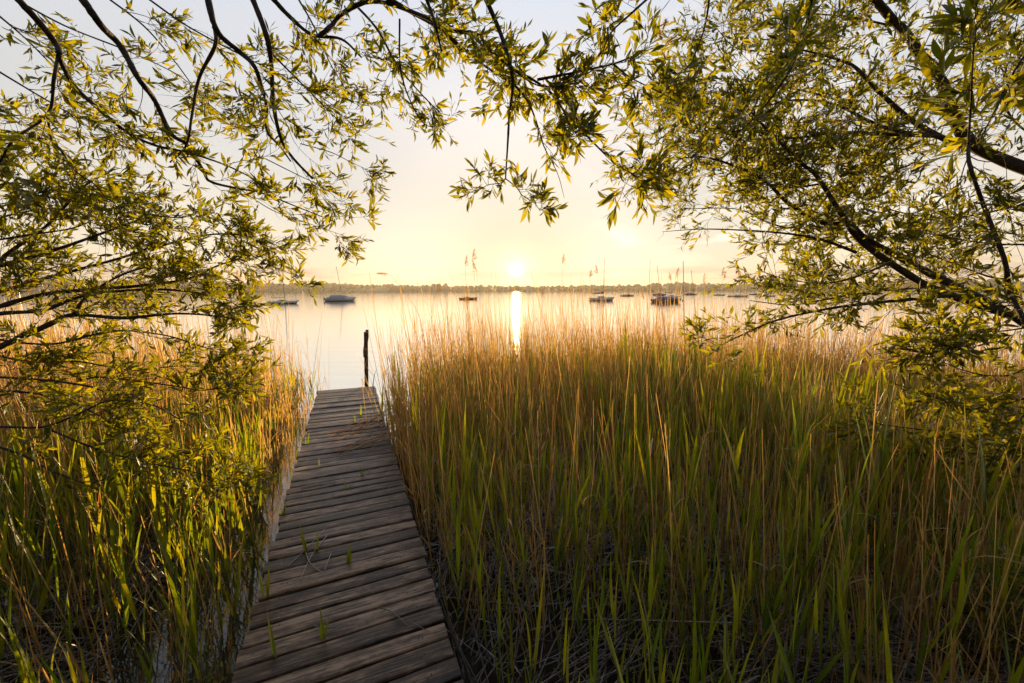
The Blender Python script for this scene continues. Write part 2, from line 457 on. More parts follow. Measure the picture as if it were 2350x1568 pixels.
az = np.linspace(rad(-76), rad(76), 460)
rr = np.array([1480, 1560, 1700, 1900, 2150, 2400, 2700, 3100.])
hf = np.array([-3, 0.04, 0.20, 0.42, 0.70, 0.98, 1.02, 0.3])
AZ, RR = np.meshgrid(az, rr)
top = np.tan(np.radians(sky_el(az))) * 2400 + 2
HH = hf[:, None] * (top[None] - 6) + 2.5 * wobble(AZ * 60, RR * 0.01, 1.0) * (hf[:, None] > 0.1)
HH[0] = -4
V = np.stack([RR * np.sin(AZ), RR * np.cos(AZ), HH], -1).reshape(-1, 3)
na = len(az); i = np.arange(len(rr) - 1)[:, None] * na + np.arange(na - 1)[None]
g = Geo(); g.add(V, np.stack([i, i + 1, i + na + 1, i + na], -1).reshape(-1, 4))
tag(g.build('hills', M_hill), kind='structure')

# woods on the far shore: thousands of crowns that read as one mass
g = Geo(); ks, kr = 7, 4
ua = np.arange(ks) * 2 * math.pi / ks
for band, cnt, (r0, r1), (s0, s1) in ((0, 1500, (1530, 1600), (5, 10)), (1, 1500, (1650, 2200), (6, 11)), (2, 3000, (2330, 2450), (4, 7.5))):
    A = rng.uniform(rad(-74), rad(74), cnt); Rd = rng.uniform(r0, r1, cnt)
    keep = wobble(A * 57, Rd * 0.004, 0.9 + band * 0.5) + rng.uniform(-0.6, 0.9, cnt) > (-0.1 if band < 2 else -0.7)
    A, Rd = A[keep], Rd[keep]; n_ = len(A)
    tp = np.tan(np.radians(sky_el(A))) * 2400 + 2
    base = np.interp(Rd, rr, hf) * (tp - 6)
    sc = rng.uniform(s0, s1, n_) * (1 + 0.4 * np.clip(wobble(A * 57, A * 0, 0.8), 0, 1)); hgt = sc * rng.uniform(1.0, 1.5, n_)
    if band == 2: hgt *= 0.28
    if band == 0: hgt *= 0.8
    lv = np.array([0.0, 0.45, 0.85, 1.0]); rd = np.array([0.75, 1.0, 0.62, 0.08])
    rj = rng.uniform(0.75, 1.2, (n_, kr, ks))
    V = np.stack([Rd[:, None, None] * np.sin(A)[:, None, None] + sc[:, None, None] * rd[None, :, None] * rj * np.cos(ua),
                  Rd[:, None, None] * np.cos(A)[:, None, None] + sc[:, None, None] * rd[None, :, None] * rj * np.sin(ua),
                  base[:, None, None] - 1 + (hgt[:, None, None] * lv[None, :, None] * 1.3) + 0 * rj], -1)
    b = np.arange(n_)[:, None, None] * kr * ks; ii = np.arange(kr - 1)[None, :, None] * ks; j = np.arange(ks)[None, None]; j2 = (j + 1) % ks
    Q = np.stack(np.broadcast_arrays(b + ii + j, b + ii + j2, b + ii + ks + j2, b + ii + ks + j), -1)
    g.add(V, Q, np.repeat(rng.random(n_), kr * ks))
tag(g.build('far_forest', M_forest), 'dark wooded far shore across the lake under the low sun', 'forest', kind='stuff')

# the air over the lake
mh, t = material('lake_haze')
pv = t.n('ShaderNodeVolumePrincipled', i_Density=0.00013, i_Anisotropy=0.3, i_Color=(0.96, 0.88, 0.78, 1))
t.link(pv.outputs[0], t.n('ShaderNodeOutputMaterial').inputs['Volume'])
g = Geo(); g.box((0, 1580, 31), (6700, 3360, 68))
tag(g.build('haze', mh, flat=True), kind='stuff')

# ------------------------------------------------------------------ jetty
jr = math.atan2(-JD[0], JD[1])
jetty = tag(empty('jetty', (J0[0], J0[1], 0), jr), 'narrow weathered wooden jetty leading through the reeds to the lake', 'jetty')


def plank(g, yc, w, xl, xr, rot, zoff, tilt, rnd, th=0.032):
    n = 9; xs = np.linspace(xl, xr, n)
    prof = [(-.5, -1), (-.5, -.10), (-.47, -.02), (-.25, 0.0), (0, 0.01), (.25, 0.0), (.47, -.02), (.5, -.10), (.5, -1)]
    k = len(prof); V = np.zeros((n, k, 3))
    ew = rng.normal(0, 0.0016, (n, 2)); sag = rng.normal(0, 0.0015)
    for i, x in enumerate(xs):
        for j, (py, pz) in enumerate(prof):
            y = py * (w + (ew[i, 0] if py < 0 else ew[i, 1]))
            V[i, j] = (x * math.cos(rot) - (yc * 0 + y) * math.sin(rot), yc + x * math.sin(rot) + y * math.cos(rot), pz * th + zoff + tilt * x + sag * (1 - (x / .5) ** 2) * 2)
    i = np.arange(n - 1)[:, None] * k + np.arange(k)[None]; j2 = np.arange(n - 1)[:, None] * k + (np.arange(k)[None] + 1) % k
    g.add(V.reshape(-1, 3), np.stack([i, i + k, j2 + k, j2], -1).reshape(-1, 4), rnd)
    for e, fl in ((0, 1), (n - 1, 0)):
        E = V[e]; f = [(0, 1, 7, 8), (1, 2, 6, 7), (2, 3, 5, 6), (3, 4, 5, 5)][:3]
        f = [q[::-1] if fl else q for q in f]
        g.add(E, f, rnd)


g = Geo(); y = -3.2
PLY = []
while True:
    fr_ = np.clip((y + 0.2) / 6.2, 0, 1)
    w = 0.090 + 0.045 * fr_ + rng.uniform(-0.012, 0.012); gap = rng.uniform(0.007, 0.016) * (1.25 - 0.5 * fr_)
    if rng.random() < 0.08: gap += 0.012
    if y + w > JEND - 0.01: break
    rot = rad(2.0 - 4.0 * fr_ ** 2 + rng.normal(0, 0.25))
    plank(g, y + w / 2, w, -JHALF + rng.normal(0, 0.007), JHALF + rng.normal(0, 0.007), rot, rng.normal(0, 0.0025), rng.normal(0, 0.003), rng.random())
    PLY.append(y + w / 2); y += w + gap
for q in PLY:
    for x in (-0.35, -0.325, 0.325, 0.35):
        a = np.arange(8) * math.pi / 4; cx_, cy_ = x + rng.normal(0, .006), q + rng.normal(0, .012); rr_ = 0.0042
        V = np.stack([cx_ + rr_ * np.cos(a), cy_ + rr_ * np.sin(a), 0 * a + 0.0045], -1)
        g.add(V, [(0, 1, 2, 3), (0, 3, 4, 7), (4, 5, 6, 7)], 0.5, 1)
M_nail = plain_mat('rusty_nail', [(0.3, (0.015, 0.008, 0.006)), (0.7, (0.06, 0.025, 0.015))], 200.0, 0.7)
g.build('deck', [M_wood, M_nail], jetty)
for x in (-0.34, 0.34):
    g = Geo(); g.box((x, (JEND - 3.3) / 2, -0.115), (0.07, JEND + 3.0, 0.15)); g.build('beam', M_post, jetty, flat=True)
for yy in (-2.0, 0.2, 2.3, 4.4, JEND - 0.25):
    for x in (-0.41, 0.41):
        a = np.linspace(0, 1, 5)[:, None]
        P = np.array([x, yy, -1.1]) * (1 - a) + np.array([x + 0.005, yy, -0.045]) * a
        g = Geo(); g.add(*tubes(P, 0.045, 9)); g.build('pile', M_post, jetty)
# hand rail post and the sloping ladder rail at the lake end
def jl(p):  # world -> jetty local
    u, s = jet(p[0], p[1]); return np.array([u, s, p[2]])


hp = jl(ground(842, 881, 0.0)); hp[1] -= 0.02
HT = 0.97
rail = empty('handrail'); rail.parent = jetty
pt = Geo(); c = math.cos(rad(-3)); lean = np.array([0.02, 0, HT + 0.25]); lean = lean / np.linalg.norm(lean)
pt.box(np.array([hp[0] + 0.004, hp[1], (HT - 0.25) / 2]), (0.066, 0.08, HT + 0.25), (1, 0, -0.03), (0, 1, 0), (0.03, 0, 1), 0.3)
pt.build('post', M_post, rail, flat=True)
dp = float((ground(842, 881, 0.0) - EYE) @ _F)
a, b = jl(at(842.6, 765, dp + 0.08)), jl(at(836.2, 813, dp + 1.25))
D = norm(b - a); X = np.array([1.0, 0, 0]); Z = norm(np.cross(X, D)); X = np.cross(D, Z)
pr = Geo(); pr.box((a + b) / 2, (0.05, np.linalg.norm(b - a), 0.14), X, D, Z, 0.7)
pr.build('sloping_rail', M_post, rail, flat=True)

# ------------------------------------------------------------------ boats on their moorings
def hull_geo(L, B, H):
    s = np.linspace(0, 1, 15)
    half = B / 2 * np.where(s < 0.5, 0.82 + 0.18 * smooth(s, 0, 0.5), np.sqrt(np.clip(1 - ((s - 0.5) / 0.5) ** 2.2, 0, 1)) * 0.98 + 0.02)
    sheer = H * (0.86 + 0.06 * (1 - s) ** 2 + 0.36 * s ** 2.2)
    rake = 0.10 * L * s ** 3
    V = np.zeros((15, 7, 3))
    for i in range(15):
        x = (s[i] - 0.5) * L * 0.94
        keel = -0.22 + 0.2 * s[i] ** 6
        V[i] = [(x + rake[i] * .0, 0, keel), (x + rake[i] * .15, half[i] * .62, keel + .10), (x + rake[i] * .4, half[i] * .9, sheer[i] * .35), (x + rake[i], half[i], sheer[i]),
                (x + rake[i] * .96, half[i] * .90, sheer[i] + .03), (x + rake[i] * .96, half[i] * .45, sheer[i] + .055), (x + rake[i] * .96, 0, sheer[i] + .06)]
    V2 = V * np.array([1, -1, 1])
    i = np.arange(14)[:, None] * 7 + np.arange(6)[None]
    Q = np.stack([i, i + 7, i + 8, i + 1], -1).reshape(-1, 4)
    g = Geo(); g.add(V.reshape(-1, 3), Q); g.add(V2.reshape(-1, 3), Q[:, ::-1])
    E, E2 = V[0], V2[0]
    for k in range(6):
        g.add([E[k], E[k + 1], E2[k + 1], E2[k]], [(0, 1, 2, 3)])
    return g, half, sheer


def lump(L, B, H, x0, z0, prof, n=15, flat_top=0.5):
    """a lofted cabin or cover; prof = list of (s, half width share, height share)"""
    s = np.linspace(0, 1, n); ps = np.array(prof)
    hw = np.interp(s, ps[:, 0], ps[:, 1]) * B / 2; hh = np.interp(s, ps[:, 0], ps[:, 2]) * H
    ang = np.linspace(0, math.pi, 11)
    e = 0.62
    V = np.stack([np.broadcast_to((x0 + (s - 0.5) * L)[:, None], (n, 11)), hw[:, None] * np.sign(np.cos(ang)) * np.abs(np.cos(ang)) ** e, z0 + hh[:, None] * np.abs(np.sin(ang)) ** e], -1)
    i = np.arange(n - 1)[:, None] * 11 + np.arange(10)[None]
    g = Geo(); g.add(V.reshape(-1, 3), np.stack([i, i + 1, i + 12, i + 11], -1).reshape(-1, 4))
    for e_ in (0, n - 1):
        c = V[e_].mean(0); g.add(np.vstack([V[e_], c]), [(k, k + 1, 11, 11) for k in range(0)] or [(k, k + 1, 10 - k - 1, 10 - k) for k in range(5)])
    return g


def rod(p, q, r0, r1=None):
    a = np.linspace(0, 1, 4)[:, None]; r1 = r0 if r1 is None else r1
    P = np.array(p) * (1 - a) + np.array(q) * a
    g = Geo(); g.add(*tubes(P, np.linspace(r0, r1, 4), 5)); return g


def boat(kind, px, wl, wpx, label, bow=1, hullm=None, coverm=None, mast=0.0, lean=0.0, turn=0.0, H=0.62, boom=False, boomcover=None):
    """px: middle of the boat, wl: its waterline, wpx: its length, all in 4096-pixel coordinates"""
    p = ground(px / 1.743, wl / 1.743, WATER_Z)
    d = float((p - EYE) @ _F)
    L = wpx / 1620 * d
    yaw = math.atan2(p[0], p[1])
    r = tag(empty({'sail': 'sailboat', 'cover': 'covered_boat', 'motor': 'motorboat'}[kind], p, -yaw + (0 if bow > 0 else math.pi) + turn), label, 'boat', 'boats moored off the reeds')
    k = L / 5.6; B = 2.0 * k; H = H * k
    hg, half, sheer = hull_geo(L, B, H)
    hg.build('hull', hullm or M_white, r)
    zt = H * 0.9
    if kind == 'sail':
        cab = lump(L * 0.42, B * 0.66, H * 0.62, L * 0.06, zt, [(0, .85, .75), (.15, .95, 1), (.6, .9, .9), (.9, .55, .35), (1, .4, .05)])
        cb = cab.build('cabin', M_deck, r)
        for sy in (-1, 1):
            w = Geo(); w.box((L * 0.03, sy * B * 0.325, zt + H * 0.30), (L * 0.16, 0.03, H * 0.20)); w.build('window', M_window, cb, flat=True)
        for sy in (-1, 1):
            rl = Geo(); rl.add(*tubes(np.array([(L * .30, sy * B * .36, H * 1.05), (L * .31, sy * B * .36, H * 1.75), (L * .50, sy * .05, H * 1.95), (L * .50, sy * .03, H * 1.3)]), 0.018, 4)); rl.build('bow_railing', M_alu, r)
            rl = Geo(); rl.add(*tubes(np.array([(-L * .44, sy * B * .36, H * .9), (-L * .44, sy * B * .36, H * 1.6), (-L * .46, 0, H * 1.6)]), 0.018, 4)); rl.build('stern_railing', M_alu, r)
        rod((-L * .485, 0, H * .9), (-L * .51, 0, -0.25), 0.07).build('rudder', M_deck, r)
    elif kind == 'cover':
        cv_ = lump(L * 0.93, B * 1.02, H * 1.45, -L * 0.01, H * 0.45, [(0, .84, .34), (.14, .95, .55), (.20, .97, .92), (.45, .99, 1.0), (.68, .98, .96), (.85, .68, .62), (1, .12, .60)], 25)
        co = cv_.build('cover', coverm or M_tarp_grey, r)
        rp = Geo(); rp.add(*tubes(np.array([(-L * .30, B * .3, H * 1.45), (-L * .30, 0, H * 1.80), (-L * .30, -B * .3, H * 1.45)]), 0.02, 4)); rp.build('strap', M_tarp_dark, co)
        mo = Geo(); mo.box((-L * .49, 0, H * .75), (0.28 * k, 0.3 * k, 0.5 * k)); mo.box((-L * .50, 0, H * .2), (0.12 * k, 0.12 * k, 0.8 * k)); mo.build('outboard_motor', M_tarp_dark, r, flat=True)
    else:
        cab = lump(L * 0.46, B * 0.8, H * 1.0, -L * 0.02, zt * 0.95, [(0, .9, .9), (.3, .95, 1), (.62, .92, .95), (.85, .75, .35), (1, .5, .05)])
        cb = cab.build('cabin', M_deck, r)
        for sy in (-1, 1):
            w = Geo(); w.box((-L * 0.02, sy * B * 0.392, zt + H * 0.48), (L * 0.24, 0.03, H * 0.30)); w.build('window', M_window, cb, flat=True)
        if coverm is not None:
            lump(L * 0.36, B * 0.86, H * 1.25, -L * 0.16, zt * 1.0, [(0, .9, .85), (.2, 1, 1), (.8, 1, 1), (1, .9, .7)]).build('canopy', coverm, r)
        mo = Geo(); mo.box((-L * .49, 0, H * .8), (0.25 * k, 0.3 * k, 0.45 * k)); mo.box((-L * .50, 0, H * .2), (0.1 * k, 0.12 * k, 0.7 * k)); mo.build('outboard_motor', M_tarp_dark, r, flat=True)
    if mast:
        mx = L * 0.10
        rod((mx, 0, H), (mx + lean * mast, 0, H + mast), 0.055, 0.04).build('mast', M_alu, r)
        st = Geo()
        for q in ((L * .52, 0, H * 1.3), (-L * .46, 0, H), (mx, B * .45, H), (mx, -B * .45, H)):
            st.add(*tubes(np.array([q, tuple((np.array(q) + np.array((mx + lean * mast, 0, H + mast))) / 2), (mx + lean * mast, 0, H + mast * .98)]), 0.008, 3))
        st.build('rigging', M_alu, r)
    if boom:
        zb = H * 2.35
        bo = rod((L * 0.09, 0, zb), (-L * 0.36, 0, zb - 0.05), 0.05).build('boom', M_alu, r)
        if boomcover is not None:
            lump(L * 0.46, 0.34 * k, 0.34 * k, -L * 0.13, zb, [(0, .4, .35), (.5, .8, .6), (.9, 1, 1.1), (1, .9, 1.5)]).build('sail_cover', boomcover, bo)
    return r


boat('motor', 486, 1229, 104, 'white motorboat with a blue canopy half hidden behind the left willow branches', -1, None, M_tarp_blue, turn=0.35, H=.78)
boat('sail', 1129, 1215, 107, 'small white sailboat with a bare boom left of the boat under a grey-blue cover', 1, mast=7.2, lean=-0.03, H=.55, boom=True)
boat('cover', 1358, 1205, 112, 'boat wrapped in a grey-blue cover with a tall leaning mast', 1, None, M_tarp_grey, mast=7.0, lean=-0.13, H=.66)
boat('motor', 1872, 1198, 70, 'low reddish-brown boat with a small pale cabin seen through the reed tips', 1, M_red, H=.50)
boat('sail', 2404, 1203, 94, 'white sailboat with a dark rolled sail on its boom among the reed tips', 1, mast=8.3, lean=0.0, H=.72, boom=True, boomcover=M_tarp_dark)
boat('cover', 2508, 1185, 50, 'small boat under a dull grey-brown cover between two sailboats', 1, M_darkhull, M_tarp_dark, H=.42)
flagboat = boat('cover', 2637, 1182, 48, 'blue covered boat with an orange flag at its stern', 1, M_darkhull, M_tarp_blue, H=.55)
boat('sail', 2684, 1196, 68, 'white sailboat moored just behind the larger blue covered boat', 1, H=.85, boom=True, boomcover=M_white)
boat('cover', 2661, 1210, 107, 'large boat under a deep blue cover in front of a white sailboat', 1, M_darkhull, M_tarp_blue, H=.66)
boat('cover', 2763, 1180, 43, 'dark covered boat right of the large blue one, beside a tall reed', 1, M_darkhull, M_tarp_dark, H=.50)
boat('motor', 2877, 1182, 40, 'small pale motorboat beyond the reed plumes', 1, None, H=.5)
boat('sail', 2949, 1187, 72, 'long low white sailboat right of the pale motorboat', 1, mast=6.5, H=.42)
boat('sail', 3020, 1179, 44, 'distant dark sailboat with a boom near the right willow leaves', 1, M_darkhull, H=.4, boom=True)
boat('motor', 3080, 1186, 36, 'pale boat almost covered by the right willow leaves', 1, None, H=.6)
boat('sail', 3212, 1180, 42, 'rightmost white sailboat, seen in a gap of the right willow', 1, H=.55, boom=True, boomcover=M_tarp_dark)
fg = Geo(); fg.add(*tubes(np.array([(-2.3, 0, .5), (-2.3, 0, 1.3), (-2.35, 0, 2.6)]), 0.03, 4)); fl = fg.build('flag_pole', M_alu, flagboat)
fg = Geo(); fg.add(*sheet(np.linspace(-3.5, -2.32, 7), np.array([-.01, .01]), lambda x, y: 0 * x)); V_, Q_, r_, m_ = fg.arrays()
xs = np.linspace(-3.5, -2.36, 8); V_ = np.concatenate([np.stack([xs, 0.1 * np.sin(xs * 5), 0 * xs + zz + 0.08 * (xs + 2.3)], -1) for zz in (1.75, 2.5)])
i = np.arange(7); fg = Geo(); fg.add(V_, np.stack([i, i + 1, i + 9, i + 8], -1)); fg.build('flag', M_orange, fl)


def buoy(px, wl, r, label):
    p = ground(px / 1.743, wl / 1.743, WATER_Z); d = (p - EYE) @ _F; r = r / 1620 * d
    b = tag(empty('mooring_buoy', p), label, 'buoy', 'mooring buoys')
    a = np.linspace(-0.5 * math.pi, 0.5 * math.pi, 9)
    P = np.stack([0 * a, 0 * a, r * 0.45 + r * np.sin(a)], -1); g = Geo(); g.add(*tubes(P, r * np.cos(a) + 0.002, 10)); g.build('float', M_buoy, b)
    g = Geo(); th = np.linspace(0, math.pi, 7); g.add(*tubes(np.stack([0.3 * r * np.cos(th), 0 * th, r * 1.4 + 0.35 * r * np.sin(th)], -1), 0.06 * r, 5)); g.build('ring', M_alu, b)


buoy(1421, 1204, 3.0, 'pale mooring buoy off the bow of the boat with the leaning mast')
buoy(1181, 1214, 4.0, 'white mooring buoy touching the bow of the small white sailboat')
buoy(2730, 1204, 3.2, 'mooring buoy right of the large deep blue covered boat')
buoy(2544, 1184, 1.6, 'tiny buoy right of the small dull grey-brown covered boat')
buoy(2294, 1205, 2.6, 'lone mooring buoy left of the sailboat with the dark rolled sail')
buoy(2992, 1186, 2.0, 'small buoy at the bow of the long low white sailboat')

# ------------------------------------------------------------------ reeds
BLADE = [0.40, 0.92, 1.0, 0.84, 0.58, 0.28, 0.0]


def proto_green(h):
    st, lv = Geo(), Geo()
    tt = np.linspace(0, 1, 5); b = rng.normal(0, 0.05, 2)
    P = np.stack([b[0] * h * tt ** 2, b[1] * h * tt ** 2, h * 0.72 * tt], -1)
    st.add(*strips(P, np.linspace(0.0042, 0.0022, 5)), 0.4)
    n = rng.integers(4, 7); k = np.linspace(0.35, 1.0, n)
    az_ = rng.uniform(0, 6.28) + np.arange(n) * math.pi + rng.normal(0, 0.35, n)
    tilt = np.abs(rng.normal(0.17, 0.10, n)) * np.linspace(1.4, 0.5, n)
    base = np.stack([np.interp(k, tt, P[:, c]) for c in range(3)], -1)
    out = np.stack([np.cos(az_), np.sin(az_), 0 * az_], -1)
    d = out * np.sin(tilt)[:, None] + np.array([0, 0, 1.0]) * np.cos(tilt)[:, None]
    nr = norm(out - d * np.sum(out * d, -1, keepdims=True)) * -1
    nr = norm(nr + np.cross(d, nr) * rng.normal(0, 0.9, n)[:, None])
    L = h * rng.uniform(0.32, 0.48, n); Wd = rng.uniform(0.013, 0.024, n)
    V, Q, _ = blades(base, d, nr, L, Wd, np.abs(rng.normal(0.05, 0.07, n)), BLADE, 0.3)
    lv.add(V, Q, np.repeat(rng.uniform(0.15, 0.75, n), 21))
    return st, lv


def proto_dry(h, broken=False, leaf=True):
    st, lv = Geo(), Geo()
    M_ = 7; tt = np.linspace(0, 1, M_); b = rng.normal(0, 0.035, 2); hh = h * rng.uniform(0.35, 0.7) if broken else h
    P = np.stack([b[0] * hh * tt ** 2, b[1] * hh * tt ** 2, hh * tt], -1)
    st.add(*strips(P, np.linspace(0.0042, 0.0038 if broken else 0.0012, M_)), rng.random())
    if broken and rng.random() < 0.7:
        a_ = rng.uniform(0, 6.28); e = P[-1] + np.array([math.cos(a_) * .5, math.sin(a_) * .5, -rng.uniform(.1, 1.0)]) * rng.uniform(0.15, 0.45)
        st.add(*strips(np.stack([P[-1], (P[-1] + e) / 2 + [0, 0, 0.01], e]), np.linspace(0.0034, 0.0015, 3)), rng.random())
    n = rng.integers(1, 5) if leaf else 0
    if n:
        k = rng.uniform(0.2, 0.78, n); az_ = rng.uniform(0, 6.28, n); tilt = rng.uniform(0.15, 0.9, n)
        base = np.stack([np.interp(k, tt, P[:, c]) for c in range(3)], -1)
        out = np.stack([np.cos(az_), np.sin(az_), 0 * az_], -1); d = out * np.sin(tilt)[:, None] + np.array([0, 0, 1.0]) * np.cos(tilt)[:, None]
        nr = -norm(out - d * np.sum(out * d, -1, keepdims=True))
        V, Q, _ = blades(base, d, nr, rng.uniform(0.10, 0.24, n), rng.uniform(0.005, 0.010, n), rng.uniform(-0.1, 0.7, n), [0.4, 0.9, 1, 0.7, 0.3, 0.02], 0.5)
        lv.add(V, Q, np.repeat(rng.random(n), 18))
    return st, (lv if n else None)


def plume_geo(base, d, L, side):
    """feathery seed head: many fine drooping spikelets on one side"""
    n = 46; k = np.linspace(0, 1, n) ** 0.9; d = norm(d)
    ax = base + d * L * k[:, None] + side * L * 0.35 * (k ** 2)[:, None] * 0.7
    out = norm(side + rng.normal(0, 0.35, (n, 3)) + d * rng.uniform(0.5, 1.4, n)[:, None])
    V, Q, m = blades(ax, out, norm(rng.normal(0, 1, (n, 3))), L * (0.45 * (1 - k) + 0.14) * rng.uniform(0.7, 1.1, n), rng.uniform(0.005, 0.010, n), rng.uniform(0.2, 0.7, n), [0.6, 1, 0.8, 0.1], 0.2)
    g = Geo(); g.add(V, Q, np.repeat(rng.random(n), m)); return g


PG = [proto_green(1.0) for _ in range(16)]
PD = [proto_dry(1.0, leaf=(i % 2 == 0)) for i in range(14)] + [proto_dry(1.0, broken=True, leaf=(i % 3 == 0)) for i in range(6)]


def bed(x, y):
    """how thick the reeds stand at a place, 0..1"""
    u, s = jet(x, y)
    dist = np.hypot(x, y)
    azd = np.degrees(np.arctan2(x, y))
    edge_r = JHALF + 0.0 + 0.07 * wobble(x, y, 2.0) + 0.62 * smooth(s, 3.7, 5.6)
    edge_l = JHALF + 0.05 + 0.07 * wobble(y, x, 2.0) + 0.15 * smooth(s, 0.8, 3.0) - 0.55 * smooth(s, 5.7, 6.3)
    far_r = np.interp(azd, [-22, -12, 0, 15, 35, 60], [7.2, 8.6, 10.0, 11.0, 12.5, 14.0]) + 0.7 * wobble(x, y, 0.8)
    far_l = np.interp(azd, [-60, -45, -35, -27, -22], [14.0, 11.5, 10.0, 9.0, 8.4]) + 0.5 * wobble(x, y, 0.9)
    right = smooth(u, edge_r, edge_r + 0.15) * (1 - smooth(dist, far_r - 1.5, far_r))
    left = smooth(-u, edge_l, edge_l + 0.2) * (1 - smooth(dist, far_l - 1.0, far_l))
    return np.where(u > 0, right, left), u, s


def scatter(n, keep):
    """places inside the picture's field on the reed bed"""
    a = rng.uniform(rad(-63), rad(63), n); r = np.sqrt(rng.uniform(1.1 ** 2, 14.5 ** 2, n))
    x, y = r * np.sin(a), r * np.cos(a)
    d, u, s = bed(x, y)
    ok = (rng.random(n) < d * keep(x, y, u, s)) & (y > 0.75)
    return x[ok], y[ok], u[ok], s[ok]


def place(protos, x, y, u, hs, lean, mats, singles, single_names, labels, stuffname, stufflabel, cat, group):
    n = len(x); idx = rng.integers(0, len(protos), n); rz = rng.uniform(0, 6.28, n); rnd = rng.random(n)
    z0 = np.minimum(mud_z(x, y), WATER_Z) - 0.02
    lx, ly = rng.normal(lean[0], lean[1], n), rng.normal(0, lean[1], n)
    X, Y = np.stack([x, y, z0 + hs * 0.8], -1), None
    px, py, dep = project(np.stack([x, y, z0 + hs * 0.85], -1)); px0, py0, _ = project(np.stack([x, y, z0 + hs * 0.5], -1))
    vis = (dep > 0.5) & (np.minimum(py, py0) < 1568) & (py > 0) & (px > 0) & (px < 2350)
    order = np.argsort(np.where(vis, dep, 1e9))
    one = np.zeros(n, bool); one[order[:singles]] = True; one &= vis
    # Rz then lean shear
    def mat4(i):
        c, s_ = math.cos(rz[i]), math.sin(rz[i]); h = hs[i]; wv = 0.55 + 0.45 * h
        A = np.eye(4); A[:3, 0] = (c * wv, s_ * wv, 0); A[:3, 1] = (-s_ * wv, c * wv, 0); A[:3, 2] = (lx[i] * h, ly[i] * h, h); A[:3, 3] = (x[i], y[i], z0[i]); return A
    # the mass
    g = Geo()
    for k, (st, lv) in enumerate(protos):
        w = np.where((idx == k) & ~one)[0]
        if not len(w): continue
        A = np.stack([mat4(i) for i in w])
        for part, mt in ((st, 0), (lv, 1)):
            if part is None: continue
            V, Q, r_, _ = part.arrays()
            VV = np.einsum('nij,vj->nvi', A[:, :3, :3], V) + A[:, None, :3, 3]
            QQ = Q[None] + (np.arange(len(w)) * len(V))[:, None, None]
            g.add(VV, QQ, ((r_[None] + rnd[w][:, None]) % 1.0).ravel(), mt)
    if g.n:
        tag(g.build(stuffname, mats), stufflabel, cat, kind='stuff')
    # the nearest ones, each a thing of its own
    made = {}
    for i in np.where(one)[0]:
        k = idx[i]
        side = 0 if u[i] < 0 else 1
        if k not in made:
            made[k] = [part.mesh(nm, [mt]) if part is not None else None for part, nm, mt in zip(protos[k], single_names[1:], mats)]
        c, s_ = math.cos(rz[i]), math.sin(rz[i])
        r = bpy.data.objects.new(single_names[0], None if made[k][1] is not None else made[k][0]); C.objects.link(r)
        r.matrix_world = Matrix(mat4_rigid(x[i], y[i], z0[i], rz[i], lx[i], ly[i], hs[i]))
        tag(r, labels[side], cat, group[side])
        if made[k][1] is not None:
            for me, nm in zip(made[k], single_names[1:]):
                o = bpy.data.objects.new(nm, me); C.objects.link(o); o.parent = r
    return int(one.sum())


def mat4_rigid(x, y, z, rz, lx, ly, h):
    Zv = norm(np.array([lx, ly, 1.0])); Xv = np.array([math.cos(rz), math.sin(rz), 0]); Xv = norm(Xv - Zv * (Xv @ Zv)); Yv = np.cross(Zv, Xv)
    A = np.eye(4); A[:3, 0] = Xv * h; A[:3, 1] = Yv * h; A[:3, 2] = Zv * h; A[:3, 3] = (x, y, z)
    return A.tolist()


def far_w(y, a=3.0, b=6.5):
    return smooth(y, a, b)


# dry stalks
x, y, u, s = scatter(84000, lambda x, y, u, s: np.where(u > 0, 0.84 - 0.14 * far_w(np.hypot(x, y), 5.0, 8.0), 0.32 + 0.68 * far_w(np.hypot(x, y), 4.0, 6.8)) * (0.55 + 0.45 * np.clip(0.5 + wobble(x, y, 1.3), 0, 1)) * smooth(np.hypot(x, y), 1.9, 2.6))
dst = np.hypot(x, y)
hs = rng.normal(1.30, 0.24, len(x)) + 0.16 * wobble(x, y, 0.9) + np.where((rng.random(len(x)) < 0.20) & (dst > 5.5), rng.uniform(0.1, 0.9, len(x)), 0)
hs = np.where(u < 0, hs * 0.95, hs) + 0.08 * smooth(dst, 6, 10) + np.where(u > 0, 0.20 * smooth(dst, 5.5, 7.5) * (1 - smooth(np.degrees(np.arctan2(x, y)), 2, 16)), 0)
hs *= np.where(dst < 5.0, 0.62 + 0.076 * dst, 1.0)
hs *= np.where(x > 2.4, 1 - 0.45 * smooth(x, 2.4, 4.0) * (1 - smooth(dst, 7, 9.5)), 1.0)
hs *= np.where((dst < 4.2) & (rng.random(len(x)) < 0.5), rng.uniform(0.35, 0.75, len(x)), 1.0)
hs = np.clip(hs, 0.22, 2.5)
N_DRY = place(PD, x, y, u, hs, (-0.04, 0.10), [M_straw, M_straw], 280, ('dry_reed_stalk', 'stem', 'leaves'),
              ('tan dry reed stalk in the near part of the bed left of the jetty', 'tan dry reed stalk in the near part of the bed right of the jetty'),
              'dry_reeds', 'thick stand of tan dry reed stalks along the water', 'reeds',
              ('near dry reed stalks left of the jetty', 'near dry reed stalks right of the jetty'))
